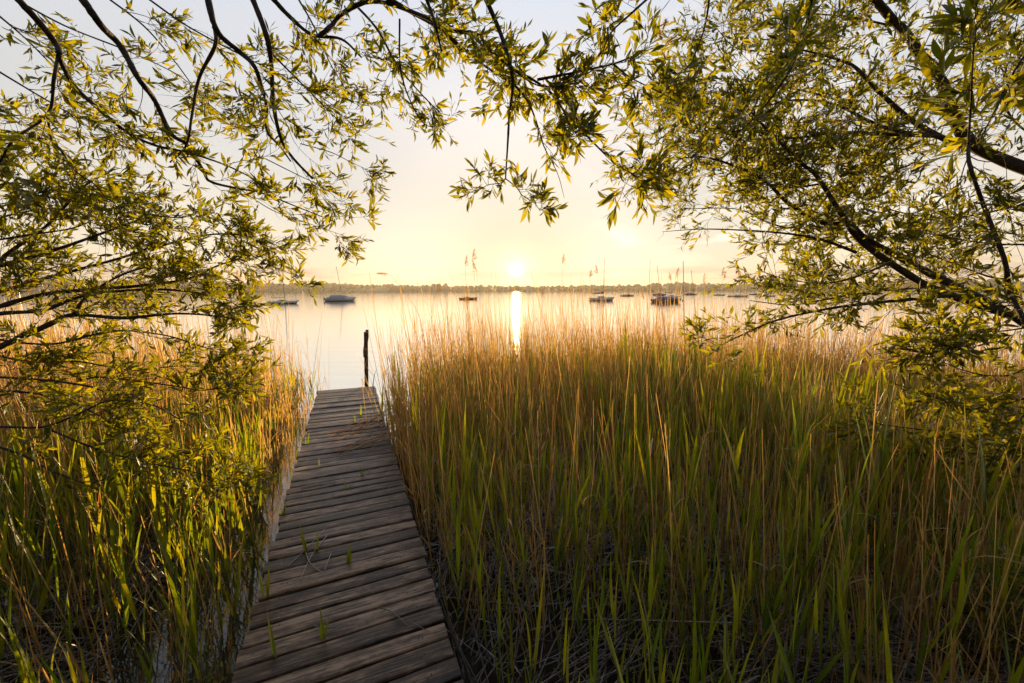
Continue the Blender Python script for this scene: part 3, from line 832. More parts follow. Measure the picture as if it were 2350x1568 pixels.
# green shoots
x, y, u, s = scatter(30000, lambda x, y, u, s: (0.55 + 0.45 * np.clip(0.55 + 0.9 * wobble(x, y, 1.1), 0, 1)) * np.where(np.hypot(x, y) < 3.4, np.where(u > 0, 0.70, 0.55), np.where(u > 0, 0.55, 0.70)) * np.where(s > 4.5, 0.75, 1) * np.where(u > 0, 0.45 + 0.55 * smooth(np.degrees(np.arctan2(x, y)), 6, 20) - 0.25 * smooth(np.degrees(np.arctan2(x, y)), 34, 46), 1))
hs = np.clip(rng.normal(0.95, 0.16, len(x)) + 0.12 * wobble(y, x, 0.8), 0.45, 1.45)
hs *= np.where(np.hypot(x, y) < 2.4, 0.8, 1.0) * np.where(u < 0, 0.88 - 0.12 * (u > -1.1), 1.0) * np.where(x > 3.0, 0.80, 1.0) * np.where((x > 0.4) & (x < 3.4) & (np.hypot(x, y) > 3.4), 1.12, 1.0)
N_GR = place(PG, x, y, u, hs, (-0.01, 0.06), [M_gstem, M_green], 290, ('green_reed_shoot', 'stem', 'leaves'),
             ('green reed shoot with upright blades in the near bed left of the jetty', 'green reed shoot with upright blades in the near bed right of the jetty'),
             'green_reeds', 'mass of green reed shoots growing up between dry stalks', 'reeds',
             ('near green reed shoots left of the jetty', 'near green reed shoots right of the jetty'))

# fallen dead stalks lying between the reeds
n = 23000
a = rng.uniform(rad(-60), rad(60), n); r = np.sqrt(rng.uniform(1.0, 8.5 ** 2, n)); x, y = r * np.sin(a), r * np.cos(a)
d_, u, s = bed(x, y); ok = (d_ > 0.15) & (rng.random(n) < (0.35 + 0.65 * np.clip(0.5 + wobble(x, y, 1.7), 0, 1))) & (y > 0.6); x, y = x[ok], y[ok]; n = len(x)
L = rng.uniform(0.25, 1.0, n); th = rng.normal(0.3, 0.8, n) + 0.8 * wobble(x, y, 0.7); sl_ = np.abs(rng.normal(0.06, 0.13, n))
z0 = np.maximum(mud_z(x, y), WATER_Z) + rng.uniform(0, 0.06, n)
dv = np.stack([np.cos(th), np.sin(th), sl_], -1)
tt = np.linspace(-0.5, 0.5, 4)[None, :, None]
P = np.stack([x, y, z0 + np.abs(sl_) * L * 0.5], -1)[:, None] + dv[:, None] * L[:, None, None] * tt
P[:, :, :2] += rng.normal(0, 0.010, (n, 1, 2)) * (tt ** 2) * 4
uu, ss = jet(P[..., 0], P[..., 1]); bad = ((np.abs(uu) < JHALF + 0.03) | ((uu < 0) & (uu > -1.15) & (ss > 0.6)) | ((uu > 0) & (uu < 1.2) & (ss > 3.4))).any(1); P = P[~bad]
g = Geo(); V, Q = tubes(P, np.array([0.0045, 0.0045, 0.004, 0.003]), 3); g.add(V, Q, np.repeat(rng.random(len(P)), 12))
n = 9000; w = rng.integers(0, len(P), n); o_ = P[w, 1] + rng.normal(0, .05, (n, 3)) * [1, 1, .15] + [0, 0, .02]; th = rng.uniform(0, 6.28, n)
V, Q, m = blades(o_, np.stack([np.cos(th), np.sin(th), rng.normal(0.05, .2, n)], -1), np.stack([rng.normal(0, .5, n), rng.normal(0, .5, n), np.ones(n)], -1), rng.uniform(.08, .26, n), rng.uniform(.007, .016, n), rng.normal(0, .3, n), [.4, 1, .9, .5, .05], .35)
g.add(V, Q, np.repeat(rng.random(n), m))
tag(g.build('reed_litter', M_litter), 'fallen dead reed stalks lying tangled on the mud', 'reed litter', kind='stuff')

# plumed reeds that stand against the sky, each placed where it stands in the bed
PLUMES = [(505, 627, 10.4), (523, 625, 10.2), (540, 624, 10.0), (548, 630, 10.6), (588, 648, 9.4), (606, 652, 9.6), (1066, 592, 9.2), (1083, 578, 9.0), (1091, 602, 9.6), (1290, 588, 9.8),
          (1372, 612, 10.0), (1352, 624, 10.4), (1478, 672, 9.2), (1541, 630, 10.4), (1551, 620, 10.6), (1614, 634, 11.0), (1655, 620, 11.0), (1662, 628, 11.4), (1700, 628, 11.0), (1692, 622, 11.4),
          (1745, 604, 11.2), (1758, 598, 11.6), (2108, 640, 11.5), (340, 640, 9.5), (395, 655, 10.2), (1243, 668, 9.4), (1005, 655, 8.6), (60, 655, 10.5)]
for k, (px, py, d) in enumerate(PLUMES):
    tip = at(px, py, d); lean = rng.normal(-0.08, 0.10)
    base = np.array([tip[0] - lean * 1.6, tip[1] + rng.normal(0, .1), -0.6])
    r = tag(empty('plumed_reed', base), 'tall dry reed with a feathery plume standing against the %s sky' % ('left' if px < 1175 else 'right'), 'reed', 'plumed reeds on the %s' % ('left' if px < 1175 else 'right'))
    e = tip - base; tt = np.linspace(0, 1, 8)[:, None]; P = e * tt + np.array([-lean * 0.5, 0, 0]) * (tt - tt ** 2)
    g = Geo(); g.add(*tubes(P, np.linspace(0.0055, 0.0022, 8), 4), rng.random()); g.build('stem', M_straw, r)
    sd = norm(np.array([rng.choice([-1, 1]) if px > 600 else 1.0, rng.normal(0, .4), -0.5]))
    Lp = rng.uniform(0.20, 0.30); dd = norm(P[-1] - P[-2])
    plume_geo(P[-1] - dd * Lp * 0.7, dd, Lp, sd).build('plume', M_plume, r)
# the long arched stalk left of the tall stand
arc = [(972, 770, 8.0), (960, 720, 8.0), (935, 680, 8.0), (908, 645, 8.0), (893, 630, 8.0), (880, 625, 8.0)]
P = np.array([at(*q) for q in arc]); P = np.vstack([[P[0][0] + 0.25, P[0][1], -0.6], P]); P = spline(P, 24)
r = tag(empty('plumed_reed', P[0]), 'long arched reed with a nodding plume leaning out over the open water', 'reed')
g = Geo(); g.add(*tubes(P - P[0], np.linspace(0.006, 0.002, 24), 4), 0.2); g.build('stem', M_straw, r)
plume_geo(P[-4] - P[0], norm(P[-1] - P[-4]), 0.22, np.array([-0.2, 0, -1.0])).build('plume', M_plume, r)

# single tall or broken stalks that stand out
TALL = [(1568, 600, 1577, 905, 6.0, 'tall thick dark reed stalk rising bare above the horizon right of the blue boats', 0.009),
        (1586, 620, 1612, 900, 6.4, 'bare dark reed stalk leaning beside the tall thick one', 0.006),
        (1508, 610, 1540, 905, 6.2, 'bare dark reed stalk rising in front of the large blue boat', 0.006),
        (1410, 655, 1440, 905, 7.5, 'thin bare reed stalk rising at the stern of the covered grey-brown boat', 0.005),
        (1026, 690, 1045, 960, 6.8, 'thin bare reed stalk above the left end of the right reed stand', 0.005),
        (1772, 1107, 1690, 1440, 3.0, 'pale broken reed stalk slanting in the shaded bed at lower right', 0.006),
        (2322, 1080, 2280, 1500, 3.0, 'tall pale reed stalk at the far right in front of the willow', 0.005),
        (2190, 1060, 2105, 1560, 3.0, 'long pale bowed reed stalk near the bottom right', 0.006),
        (98, 1005, 112, 1500, 2.8, 'tall tan reed stalk crossing the left willow branches', 0.004),
        (150, 1030, 108, 1560, 2.7, 'slanting tan reed stalk at lower left', 0.004),
        (300, 1090, 165, 1530, 2.6, 'long tan reed stalk leaning right at lower left', 0.005)]
for px, py, bx, by, d, lab, rw in TALL:
    tp = at(px, py, d); bt = at(bx, by, d); e = norm(bt - tp); ln = (bt[2] + 0.42) / max(-e[2], 0.2); bt = bt + e * max(ln, 0)
    tt = np.linspace(0, 1, 9)[:, None]; bend = np.array([rng.normal(0, .06), rng.normal(0, .06), 0])
    P = (tp - bt) * tt + bend * (tt - tt ** 2) * 4 * 0.4
    g = Geo(); g.add(*tubes(P, np.linspace(rw, rw * 0.5, 9) * (d / 6 if d > 5 else 1) ** 0.5, 6), 0.3); o = g.build('bare_reed_stalk', M_straw, loc=bt)
    tag(o, lab, 'reed')

# weeds that grow up between the planks and straws that lie on them
WEED = [(601, 1390, .26), (619, 1545, .22), (744, 1490, .18), (800, 1310, .14), (700, 1275, .20), (645, 1195, .14), (826, 955, .15), (815, 970, .10), (700, 1020, .14), (805, 1135, .10), (733, 1075, .10), (903, 935, .2), (727, 1265, .16), (835, 1100, .1)]
for k, (px, py, h) in enumerate(WEED):
    p = ground(px, py, 0.0); u_, s_ = jet(p[0], p[1])
    if abs(u_) < JHALF:
        s2 = min(PLY, key=lambda q: abs(q - s_)); s2 = s2 + 0.062
        q = J0 + JP * u_ + JD * s2
    else: q = p[:2]
    n = int(rng.integers(2, 5)); r = tag(empty('deck_weed', (q[0], q[1], -0.05)), 'small green reed sprout growing up between the jetty planks', 'weed', 'sprouts between the jetty planks')
    bs = np.stack([rng.normal(0, .012, n), rng.normal(0, .004, n), 0 * np.ones(n)], -1); d = np.stack([rng.normal(0, .14, n), rng.normal(0, .10, n), np.ones(n)], -1)
    V, Q, m = blades(bs, d, np.stack([rng.normal(0, .5, n), -np.ones(n), 0 * np.ones(n)], -1), (h + .05) * rng.uniform(.6, 1.1, n), rng.uniform(.008, .018, n) * (h / .2) ** .5, rng.normal(0, .1, n), [.3, .8, 1, .8, .4, .02], .3)
    g = Geo(); g.add(V, Q, np.repeat(rng.uniform(.3, .8, n), m)); g.build('blades', M_green, r)
STRAW = [((660, 1300), (745, 1215)), ((700, 1260), (740, 1315)), ((870, 1395), (935, 1435)), ((720, 1435), (770, 1440)), ((760, 1270), (745, 1310)), ((905, 1425), (985, 1450)), ((690, 1120), (770, 1105)), ((750, 1230), (690, 1330))]
NLOOSE = len(STRAW)
for _ in range(24):
    ax, ay = rng.uniform(750, 850), rng.uniform(985, 1050); STRAW.append(((ax, ay), (895 + rng.uniform(0, 25), ay - rng.uniform(18, 55))))
for k, ((ax, ay), (bx, by)) in enumerate(STRAW):
    a_, b_ = ground(ax, ay, 0.007), ground(bx, by, 0.009)
    if k >= NLOOSE: b_ = b_ + (b_ - a_) * 0.5 + [0, 0, 0.10]; a_[2] += rng.uniform(0, .02)
    mid = (a_ + b_) / 2 + np.array([rng.normal(0, .02), rng.normal(0, .02), 0]); P = spline(np.stack([a_, mid, b_]), 8)
    g = Geo(); g.add(*tubes(P - a_, np.linspace(.0045, .0028, 8) if k >= NLOOSE else np.linspace(.0038, .0022, 8), 4), rng.random()); o = g.build('fallen_reed_stalk', M_straw if k >= NLOOSE else M_litter, loc=a_)
    bundle = k >= NLOOSE
    tag(o, 'fallen reed stalk in the bundle drooping from the right bed onto the jetty planks' if bundle else 'loose dry reed straw lying on the jetty planks', 'reed straw', 'fallen stalks drooping onto the jetty' if bundle else 'loose straws on the jetty')

# ------------------------------------------------------------------ willows
LEAF = [0.10, 0.62, 0.98, 0.90, 0.52, 0.0]
LEAF_S = [0.12, 0.95, 0.85, 0.0]


def rand_perp(T, n):
    v = rng.normal(0, 1, (n, 3)); v = v - T * np.sum(v * T, -1, keepdims=True); return norm(v)


def curves(S, D, L, bend, M_):
    t_ = np.linspace(0, 1, M_)[None, :, None]
    w = rng.normal(0, 0.16, (len(S), 1, 3)) * np.sin(t_ * math.pi * 2)
    return S[:, None] + D[:, None] * L[:, None, None] * t_ + bend[:, None] * L[:, None, None] * t_ ** 2 + w * L[:, None, None] * 0.18


def sample(P, rows, tpar):
    """points and tangents on curves P[rows] at parameter tpar"""
    M_ = P.shape[1]; f = np.clip(tpar, 0, 0.9999) * (M_ - 1); k = f.astype(int); a = (f - k)[:, None]
    A, B = P[rows, k], P[rows, k + 1]
    return A * (1 - a) + B * a, norm(B - A)


class Tree:
    def __init__(self, name, base, label, dens=1.0, reach=1.0):
        self.o = tag(empty(name, base), label, 'tree'); self.b = np.array(base)
        self.count = 0; self.k = dens; self.reach = reach

    def trunk(self, pts, r0, r1):
        P = spline(np.array(pts), 30); g = Geo(); rr_ = np.linspace(r0, r1, 30) * (1 + 0.06 * np.sin(np.arange(30) * 1.3)); rr_[:3] *= [1.35, 1.15, 1.05]
        g.add(*tubes(P - self.b, rr_, 14)); g.build('trunk', M_bark, self.o)

    def limb(self, pts, d0, d1, r0, r1, nb=14, bl=(0.25, 0.6), nt=6, tl=(0.10, 0.25), nl=9, lf=0.075, u0=0.15, bias=(0, 0, -0.1), spread=0.8, start=None, fwd=0.8, fine=True, own=6, lw=0.22, uw=1.0, pts3=None):
        nb = max(2, round(nb * self.k))
        if pts3 is not None:
            S = 30; Cn = spline(np.array(pts3), S)
        else:
            S = max(24, 5 * len(pts))
            pp = spline(np.array(pts), S); dep = np.linspace(d0, d1, S) + 0.06 * np.sin(np.arange(S) * 0.45 + rng.uniform(0, 6)) * (d0 / 3)
            Cn = np.array([at(a, b, d) for (a, b), d in zip(pp, dep)])
        if start is not None:
            pre = spline(np.stack([np.array(start), (np.array(start) + Cn[0]) / 2 + [0, 0, 0.15], Cn[0], Cn[3]]), 18)[:12]
            Cn2 = np.vstack([pre, Cn]); k0 = len(pre)
        else: Cn2, k0 = Cn, 0
        rr_ = np.concatenate([np.linspace(r0 * 1.3, r0, k0), np.linspace(r0, r1, S)]) * (1 + rng.normal(0, 0.05, len(Cn2)))
        g = Geo(); g.add(*tubes(Cn2 - self.b, rr_, 7))
        # branchlets
        Pl = Cn[None]
        tp = u0 + (1 - u0) * rng.random(nb) ** uw
        bs, bt = sample(Pl, np.zeros(nb, int), tp)
        bd = norm(bt * fwd + rand_perp(bt, nb) * spread + np.array(bias))
        # keep side shoots roughly level with the limb in depth so that the spray stays a layer
        bL = self.reach * rng.uniform(bl[0], bl[1], nb) * (1.1 - 0.4 * tp)
        Pb = curves(bs, bd, bL, rng.normal(0, 0.18, (nb, 3)) + np.array([0, 0, 0.06]), 9)
        g.add(*tubes(Pb - self.b, np.linspace(1, 0.35, 9)[None] * np.clip(0.0035 * bL / 0.5, 0.0018, 0.005)[:, None], 4))
        # twigs
        rows = np.repeat(np.arange(nb), nt); rows = np.concatenate([rows, np.arange(nb)])
        N = len(rows); tpar = np.concatenate([rng.uniform(0.2, 0.98, nb * nt), np.full(nb, 0.97)])
        ts, tT = sample(Pb, rows, tpar)
        td = norm(tT * 0.75 + rand_perp(tT, N) * 0.75 * (tpar < 0.96)[:, None] + np.array([0, 0, 0.10])); tL = rng.uniform(tl[0], tl[1], N)
        # own twigs straight off the limb
        if own:
            s2, T2 = sample(Pl, np.zeros(own, int), rng.uniform(u0, 1, own)); ts = np.vstack([ts, s2]); td = np.vstack([td, norm(T2 * 0.6 + rand_perp(T2, own))]); tL = np.concatenate([tL, rng.uniform(tl[0], tl[1], own)])
        N = len(ts)
        Pt = curves(ts, td, tL, rng.normal(0, 0.15, (N, 3)), 6)
        g.add(*tubes(Pt - self.b, np.linspace(0.0017, 0.0007, 6)[None], 3))
        br = g.build('branch', M_bark, self.o)
        # leaves, alternate along the twig and bunched at its tip
        rows = np.repeat(np.arange(N), nl); kk = np.tile(np.arange(nl), N)
        live = rng.random(N)[rows] > 0.10
        rows, kk = rows[live], kk[live]; n_ = len(rows)
        tpar = np.clip(0.22 + 0.78 * (kk + rng.uniform(0, .9, n_)) / nl, 0, 1)
        ls, lT = sample(Pt, rows, tpar)
        side = rand_perp(lT, n_)
        ld = norm(lT * rng.uniform(0.55, 1.1, n_)[:, None] + side * rng.uniform(0.35, 0.8, n_)[:, None] + rng.normal(0, 0.12, (n_, 3)))
        nr = norm(np.cross(ld, np.cross(lT, ld)) + rng.normal(0, 0.6, (n_, 3)) + np.array([0, -0.15, 0.15]))
        L = lf * rng.uniform(0.38, 1.2, n_) * (0.75 + 0.4 * np.sin(tpar * 2.4)); Wd = L * lw * rng.uniform(0.8, 1.2, n_)
        V, Q, m = blades(ls - self.b, ld, nr, L, Wd, rng.normal(0.10, 0.22, n_), LEAF if fine else LEAF_S, 0.25)
        g = Geo(); g.add(V, Q, np.repeat(np.clip(rng.random(n_) * 0.85, 0, 1), m)); g.build('leaves', M_leaf, br)
        self.count += n_
        return br

    def catkin(self, px, py, d, n=3, size=0.03):
        for _ in range(n):
            g = Geo(); c = at(px, py, d) + rng.normal(0, 0.03, 3); ax = norm(rng.normal(0, 1, 3)); k = 90; tt = rng.uniform(-1, 1, k)
            p = c + ax * tt[:, None] * size * 0.9; dv = norm(rng.normal(0, 1, (k, 3)))
            V, Q, m = blades(p - self.b, dv, rng.normal(0, 1, (k, 3)), rng.uniform(.35, .7, k) * size, np.full(k, 0.0018), rng.normal(0, .4, k), [1, .8, .3], 0)
            g.add(V, Q, np.repeat(rng.random(k), m))
            ct = np.linspace(-1.0, 1.0, 6)[:, None]; V, Q = tubes(c - self.b + ax * ct * size, np.array([.001, .003, .004, .004, .003, .001]), 5); g.add(V, Q, 0.2)
            g.build('catkin', M_fluff, self.o)


# --- willow overhead: trunk out of view on the left, limbs hanging into the top of the picture
T1 = Tree('willow_tree', (-3.3, 0.2, -0.3), 'old willow whose dark bare limbs hang across the top left and middle sky', 0.52)
T1.trunk([(-3.3, 0.2, -0.5), (-3.25, 0.3, 0.6), (-3.0, 0.35, 1.8), (-2.5, 0.45, 2.9), (-1.95, 0.55, 3.65), (-1.7, 0.4, 4.3), (-1.6, 0.2, 5.0)], 0.17, 0.012)
cr = (-2.0, 0.55, 3.6)
k1 = dict(lf=0.078, start=cr, bias=(0.1, 0, -0.25))
T1.limb([(33, -10), (97, 60), (133, 110), (137, 135), (173, 200), (230, 253), (287, 300), (353, 333), (430, 350), (520, 380), (600, 420)], 2.2, 2.8, .018, .004, 20, (.2, .5), 6, (.08, .2), 8, **k1)
T1.limb([(133, 133), (123, 187), (110, 263), (33, 320), (0, 373), (-30, 430)], 2.35, 2.2, .010, .004, 16, (.2, .5), 6, (.1, .2), 9, u0=.3, **{**k1, 'start': None})
T1.limb([(110, 263), (117, 317), (143, 350), (173, 393), (213, 420), (240, 450)], 2.4, 2.6, .008, .003, 12, (.15, .4), 5, (.08, .2), 8, **{**k1, 'start': None})
T1.limb([(180, -15), (233, 60), (277, 107), (317, 180), (353, 227), (393, 307), (430, 333), (467, 393), (483, 417), (547, 433), (600, 443), (677, 473), (770, 510)], 2.3, 3.0, .020, .003, 26, (.15, .42), 5, (.07, .17), 8, **k1)
T1.limb([(473, -20), (497, 70), (547, 117), (580, 147), (597, 187), (612, 247), (612, 300), (643, 337), (667, 370)], 2.5, 2.8, .019, .005, 9, (.15, .4), 5, (.08, .18), 8, u0=.35, **k1)
T1.limb([(494, 62), (493, 107), (457, 180), (440, 267), (428, 333), (390, 373)], 2.55, 2.6, .013, .005, 3, (.1, .25), 4, (.06, .14), 7, u0=.5, own=2, **{**k1, 'start': None})
T1.limb([(573, -20), (610, 77), (623, 150), (627, 233), (643, 313), (670, 360), (717, 410)], 2.5, 2.8, .018, .007, 12, (.2, .5), 6, (.08, .2), 8, u0=.3, **k1)
T1.limb([(620, -10), (663, 37), (717, 80), (783, 90), (830, 132)], 2.7, 3.0, .017, .006, 10, (.2, .45), 5, (.08, .2), 8, **k1)
T1.limb([(735, 82), (760, 60), (784, 33), (834, 7), (884, 7), (970, 37), (1037, 70), (1097, 80), (1117, 110), (1150, 137), (1173, 157), (1217, 180), (1264, 213), (1304, 267), (1357, 323), (1417, 380), (1455, 400)], 2.7, 2.4, .016, .004, 58, (.12, .32), 5, (.06, .15), 7, lf=.075, u0=.1, bias=(0, 0, -.1))
T1.limb([(784, -20), (860, 60), (900, 130), (935, 180), (980, 230), (1010, 260)], 3.0, 3.1, .010, .003, 22, (.15, .42), 5, (.07, .18), 8, **k1)
T1.limb([(870, -15), (930, 20), (1000, 60), (1060, 110), (1110, 150), (1170, 190)], 2.7, 2.5, .018, .004, 26, (.12, .38), 5, (.07, .17), 8, **k1)
T1.limb([(1107, -20), (1147, 73), (1170, 147), (1177, 193), (1169, 267), (1165, 333), (1160, 412)], 2.3, 2.3, .014, .004, 5, (.1, .25), 4, (.06, .14), 7, u0=0.15, own=0, uw=0.4, **{**k1, 'bias': (0, 0, .1)})
T1.limb([(1160, 410), (1150, 420), (1120, 425), (1095, 440)], 2.3, 2.3, .0035, .0015, 7, (.06, .14), 3, (.05, .1), 7, lf=.068, u0=.1, own=5)
T1.limb([(1160, 410), (1185, 430), (1200, 450), (1225, 465), (1240, 485)], 2.3, 2.3, .0035, .0015, 9, (.06, .16), 3, (.05, .1), 7, lf=.072, u0=.1, own=6)
T1.limb([(974, -15), (997, 50), (1013, 117)], 2.1, 2.1, .010, .005, 3, (.1, .2), 4, (.06, .14), 7, own=2, **k1)
T1.limb([(917, 43), (919, 157), (945, 240), (977, 287), (1017, 287), (1050, 275)], 2.9, 3.1, .007, .0015, 3, (.1, .25), 3, (.05, .12), 6, u0=.4, own=1, lf=.06)
T1.limb([(1177, 190), (1215, 240), (1240, 310), (1250, 340), (1280, 400), (1295, 455)], 2.3, 2.4, .007, .001, 5, (.08, .2), 3, (.05, .12), 6, u0=.1, own=0, lf=.07, uw=1.6)
T1.limb([(1234, 183), (1317, 167), (1407, 147), (1451, 130), (1500, 110)], 2.35, 2.3, .008, .003, 12, (.1, .3), 5, (.06, .16), 7, lf=.085, u0=.1)
T1.limb([(1494, -10), (1450, 30), (1401, 77), (1380, 130)], 2.2, 2.3, .007, .003, 10, (.1, .3), 5, (.06, .16), 7, lf=.09, u0=.2)
T1.limb([(1407, 147), (1450, 180), (1520, 215), (1560, 240)], 2.3, 2.4, .005, .002, 12, (.1, .3), 5, (.06, .16), 7, lf=.085, u0=.1)
for q in ([(20, -10), (150, 60), (300, 120), (420, 180), (470, 240)], [(330, -10), (430, 60), (560, 130), (700, 200), (790, 260)], [(240, -10), (330, 60), (400, 140), (470, 230), (560, 300)], [(-10, 160), (90, 220), (180, 270), (260, 290)],
          [(620, 120), (700, 200), (760, 260), (800, 300)], [(680, -10), (720, 60), (760, 150), (810, 230)], [(-10, 30), (60, 90), (140, 170), (220, 240)]):
    T1.limb(q, 2.8, 3.2, .007, .002, 17, (.15, .45), 5, (.07, .18), 8, lf=.075, u0=.1, bias=(.1, 0, -.15))
for q in ([(690, 330), (760, 350), (810, 375), (850, 392)], [(530, 420), (620, 480), (700, 510), (800, 545)], [(600, 360), (680, 400), (740, 430), (790, 470)]):
    T1.limb(q, 3.0, 3.1, .004, .0012, 7, (.1, .25), 4, (.05, .13), 8, lf=.07, u0=.5, own=2, uw=.7)
for a in ((1515, 70, 2.2, 4), (1530, 90, 2.2, 3), (1250, 330, 2.3, 2), (1040, 15, 2.7, 3), (305, 330, 2.5, 2)):
    T1.catkin(*a)

# unseen leafy limbs added over and behind the camera to shade the foreground
for ex, ey, ez in ((-4.5, -1.5, 3.6), (-3.5, -3.2, 3.4), (-1.5, -3.8, 3.6), (0.5, -3.4, 3.7), (2.2, -2.4, 3.7), (3.4, -0.9, 3.8), (2.6, 0.3, 3.9), (0.8, -1.2, 4.0), (-0.6, -1.9, 4.1), (-2.4, -1.6, 4.2), (0.9, 0.4, 4.0), (4.4, -2.4, 3.2), (-3.8, -2.6, 1.6), (-1.0, -4.2, 1.5), (1.8, -3.8, 1.5), (3.6, -2.8, 1.6)):
    e = np.array([ex, ey, ez]); m_ = (np.array(cr) + e) / 2 + [0, 0, 0.45]
    T1.limb(None, 0, 0, .03, .005, 50, (.4, .9), 6, (.15, .35), 8, lf=.13, lw=.3, u0=.15, fine=False, pts3=[cr, m_, e], bias=(0, -.1, .1))

T1.limb([(1264, 213), (1290, 250), (1310, 290), (1330, 320)], 2.35, 2.3, .006, .002, 11, (.08, .22), 5, (.06, .14), 8, lf=.09, u0=.1, bias=(0, 0, -.2))
T1.limb([(1417, 380), (1450, 400), (1475, 420)], 2.3, 2.25, .004, .002, 8, (.08, .2), 5, (.06, .14), 8, lf=.09, u0=.1, bias=(0, 0, -.1))
T1.limb([(1150, 137), (1220, 190), (1270, 200), (1330, 190)], 2.45, 2.3, .006, .002, 18, (.08, .25), 5, (.06, .15), 8, lf=.085, u0=.1)

# --- willow on the right: thick limbs rising to the left from a trunk beyond the frame
T2 = Tree('willow_tree', (6.2, 4.2, -0.4), 'bushy willow on the right with thick limbs fanning up to the left', 0.64)
T2.trunk([(6.2, 4.2, -0.6), (6.05, 4.15, 0.4), (5.75, 4.1, 1.2), (5.5, 4.0, 2.2), (5.45, 4.0, 3.0), (5.65, 4.05, 3.9), (5.6, 4.1, 4.9)], 0.20, 0.012)
k2 = dict(lf=0.085, lw=0.22, bias=(-.1, 0, .12), fwd=.7, spread=.9)
D = 3.9
T2.limb([(2480, 430), (2300, 367), (2216, 317), (2183, 250), (2150, 167), (2116, 133), (2086, 87), (2043, 40), (2000, -10)], 4.2, 4.0, .060, .035, 40, (.35, .9), 7, (.12, .3), 9, **k2)
T2.limb([(2216, 330), (2183, 327), (2093, 277), (2013, 207), (1960, 153), (1900, 130), (1820, 110)], 4.0, 3.7, .032, .006, 34, (.3, .8), 7, (.12, .3), 9, **k2)
T2.limb([(2216, 330), (2150, 313), (2066, 303), (1993, 277), (1916, 240), (1820, 230), (1740, 250)], 4.0, 3.8, .024, .006, 30, (.3, .8), 7, (.12, .3), 9, **k2)
T2.limb([(2150, 313), (2066, 310), (1926, 305), (1813, 317), (1720, 300), (1620, 310)], 3.9, 3.7, .018, .004, 30, (.3, .75), 7, (.12, .3), 9, **k2)
T2.limb([(2420, 760), (2350, 735), (2176, 676), (2100, 640), (1983, 560), (1930, 490), (1873, 403), (1840, 375), (1753, 290), (1700, 230)], 3.9, 3.8, .045, .007, 46, (.3, .8), 8, (.12, .28), 11, u0=.25, **k2)
T2.limb([(2420, 790), (2300, 710), (2176, 650), (2106, 613), (1990, 550), (1950, 516), (1880, 510), (1806, 464), (1753, 414), (1666, 374), (1600, 360), (1530, 370)], 4.0, 4.0, .042, .004, 54, (.25, .7), 8, (.1, .26), 11, u0=.2, **k2)
T2.limb([(1966, 580), (1883, 550), (1783, 534), (1626, 526), (1520, 532)], 3.9, 3.9, .016, .002, 16, (.2, .5), 6, (.08, .2), 9, **{**k2, 'lf': .055})
T2.limb([(2200, 680), (2166, 680), (2000, 696), (1893, 710), (1780, 736), (1690, 775), (1640, 800)], 3.3, 3.3, .018, .003, 22, (.15, .4), 6, (.08, .2), 9, u0=.2, **{**k2, 'lf': .075, 'lw': .22})
T2.limb([(2050, 600), (1950, 640), (1880, 650), (1800, 640), (1740, 620)], 3.6, 3.5, .010, .003, 22, (.2, .45), 6, (.1, .2), 10, **{**k2, 'lf': .075})
T2.limb([(2130, 660), (2000, 670), (1880, 690), (1810, 700), (1720, 690)], 3.4, 3.3, .008, .003, 18, (.2, .4), 6, (.1, .2), 9, **{**k2, 'lf': .075})
T2.limb([(2223, 330), (2225, 377), (2253, 460), (2276, 520), (2306, 600), (2320, 676), (2365, 760)], 3.2, 3.0, .012, .018, 26, (.2, .6), 7, (.1, .25), 10, u0=0, **k2)
for q, n in (([(2420, 420), (2300, 480), (2150, 500), (2000, 470), (1900, 430)], 44), ([(2420, 560), (2280, 560), (2150, 540), (2050, 520)], 28), ([(2420, 620), (2300, 640), (2200, 610), (2080, 570), (1960, 590)], 22),
             ([(2420, 250), (2330, 200), (2280, 120), (2260, 40)], 34), ([(2420, 330), (2340, 290), (2300, 220), (2320, 120), (2340, 20)], 34), ([(2000, 180), (1900, 150), (1780, 120), (1690, 110), (1640, 60)], 34),
             ([(1960, 240), (1850, 210), (1740, 190), (1650, 180), (1580, 190)], 40), ([(1870, 330), (1760, 340), (1640, 260), (1570, 280), (1500, 330)], 40), ([(1900, 420), (1800, 430), (1700, 400), (1600, 370)], 34),
             ([(2100, 420), (2000, 400), (1900, 370), (1800, 350)], 34), ([(2050, 60), (1950, 40), (1850, 30), (1760, 20)], 26), ([(1900, 450), (1830, 520), (1760, 510), (1690, 480), (1560, 480)], 16)):
    T2.limb(q, 4.2, 4.1, .012, .003, n, (.25, .7), 7, (.12, .3), 9, fine=False, **k2)
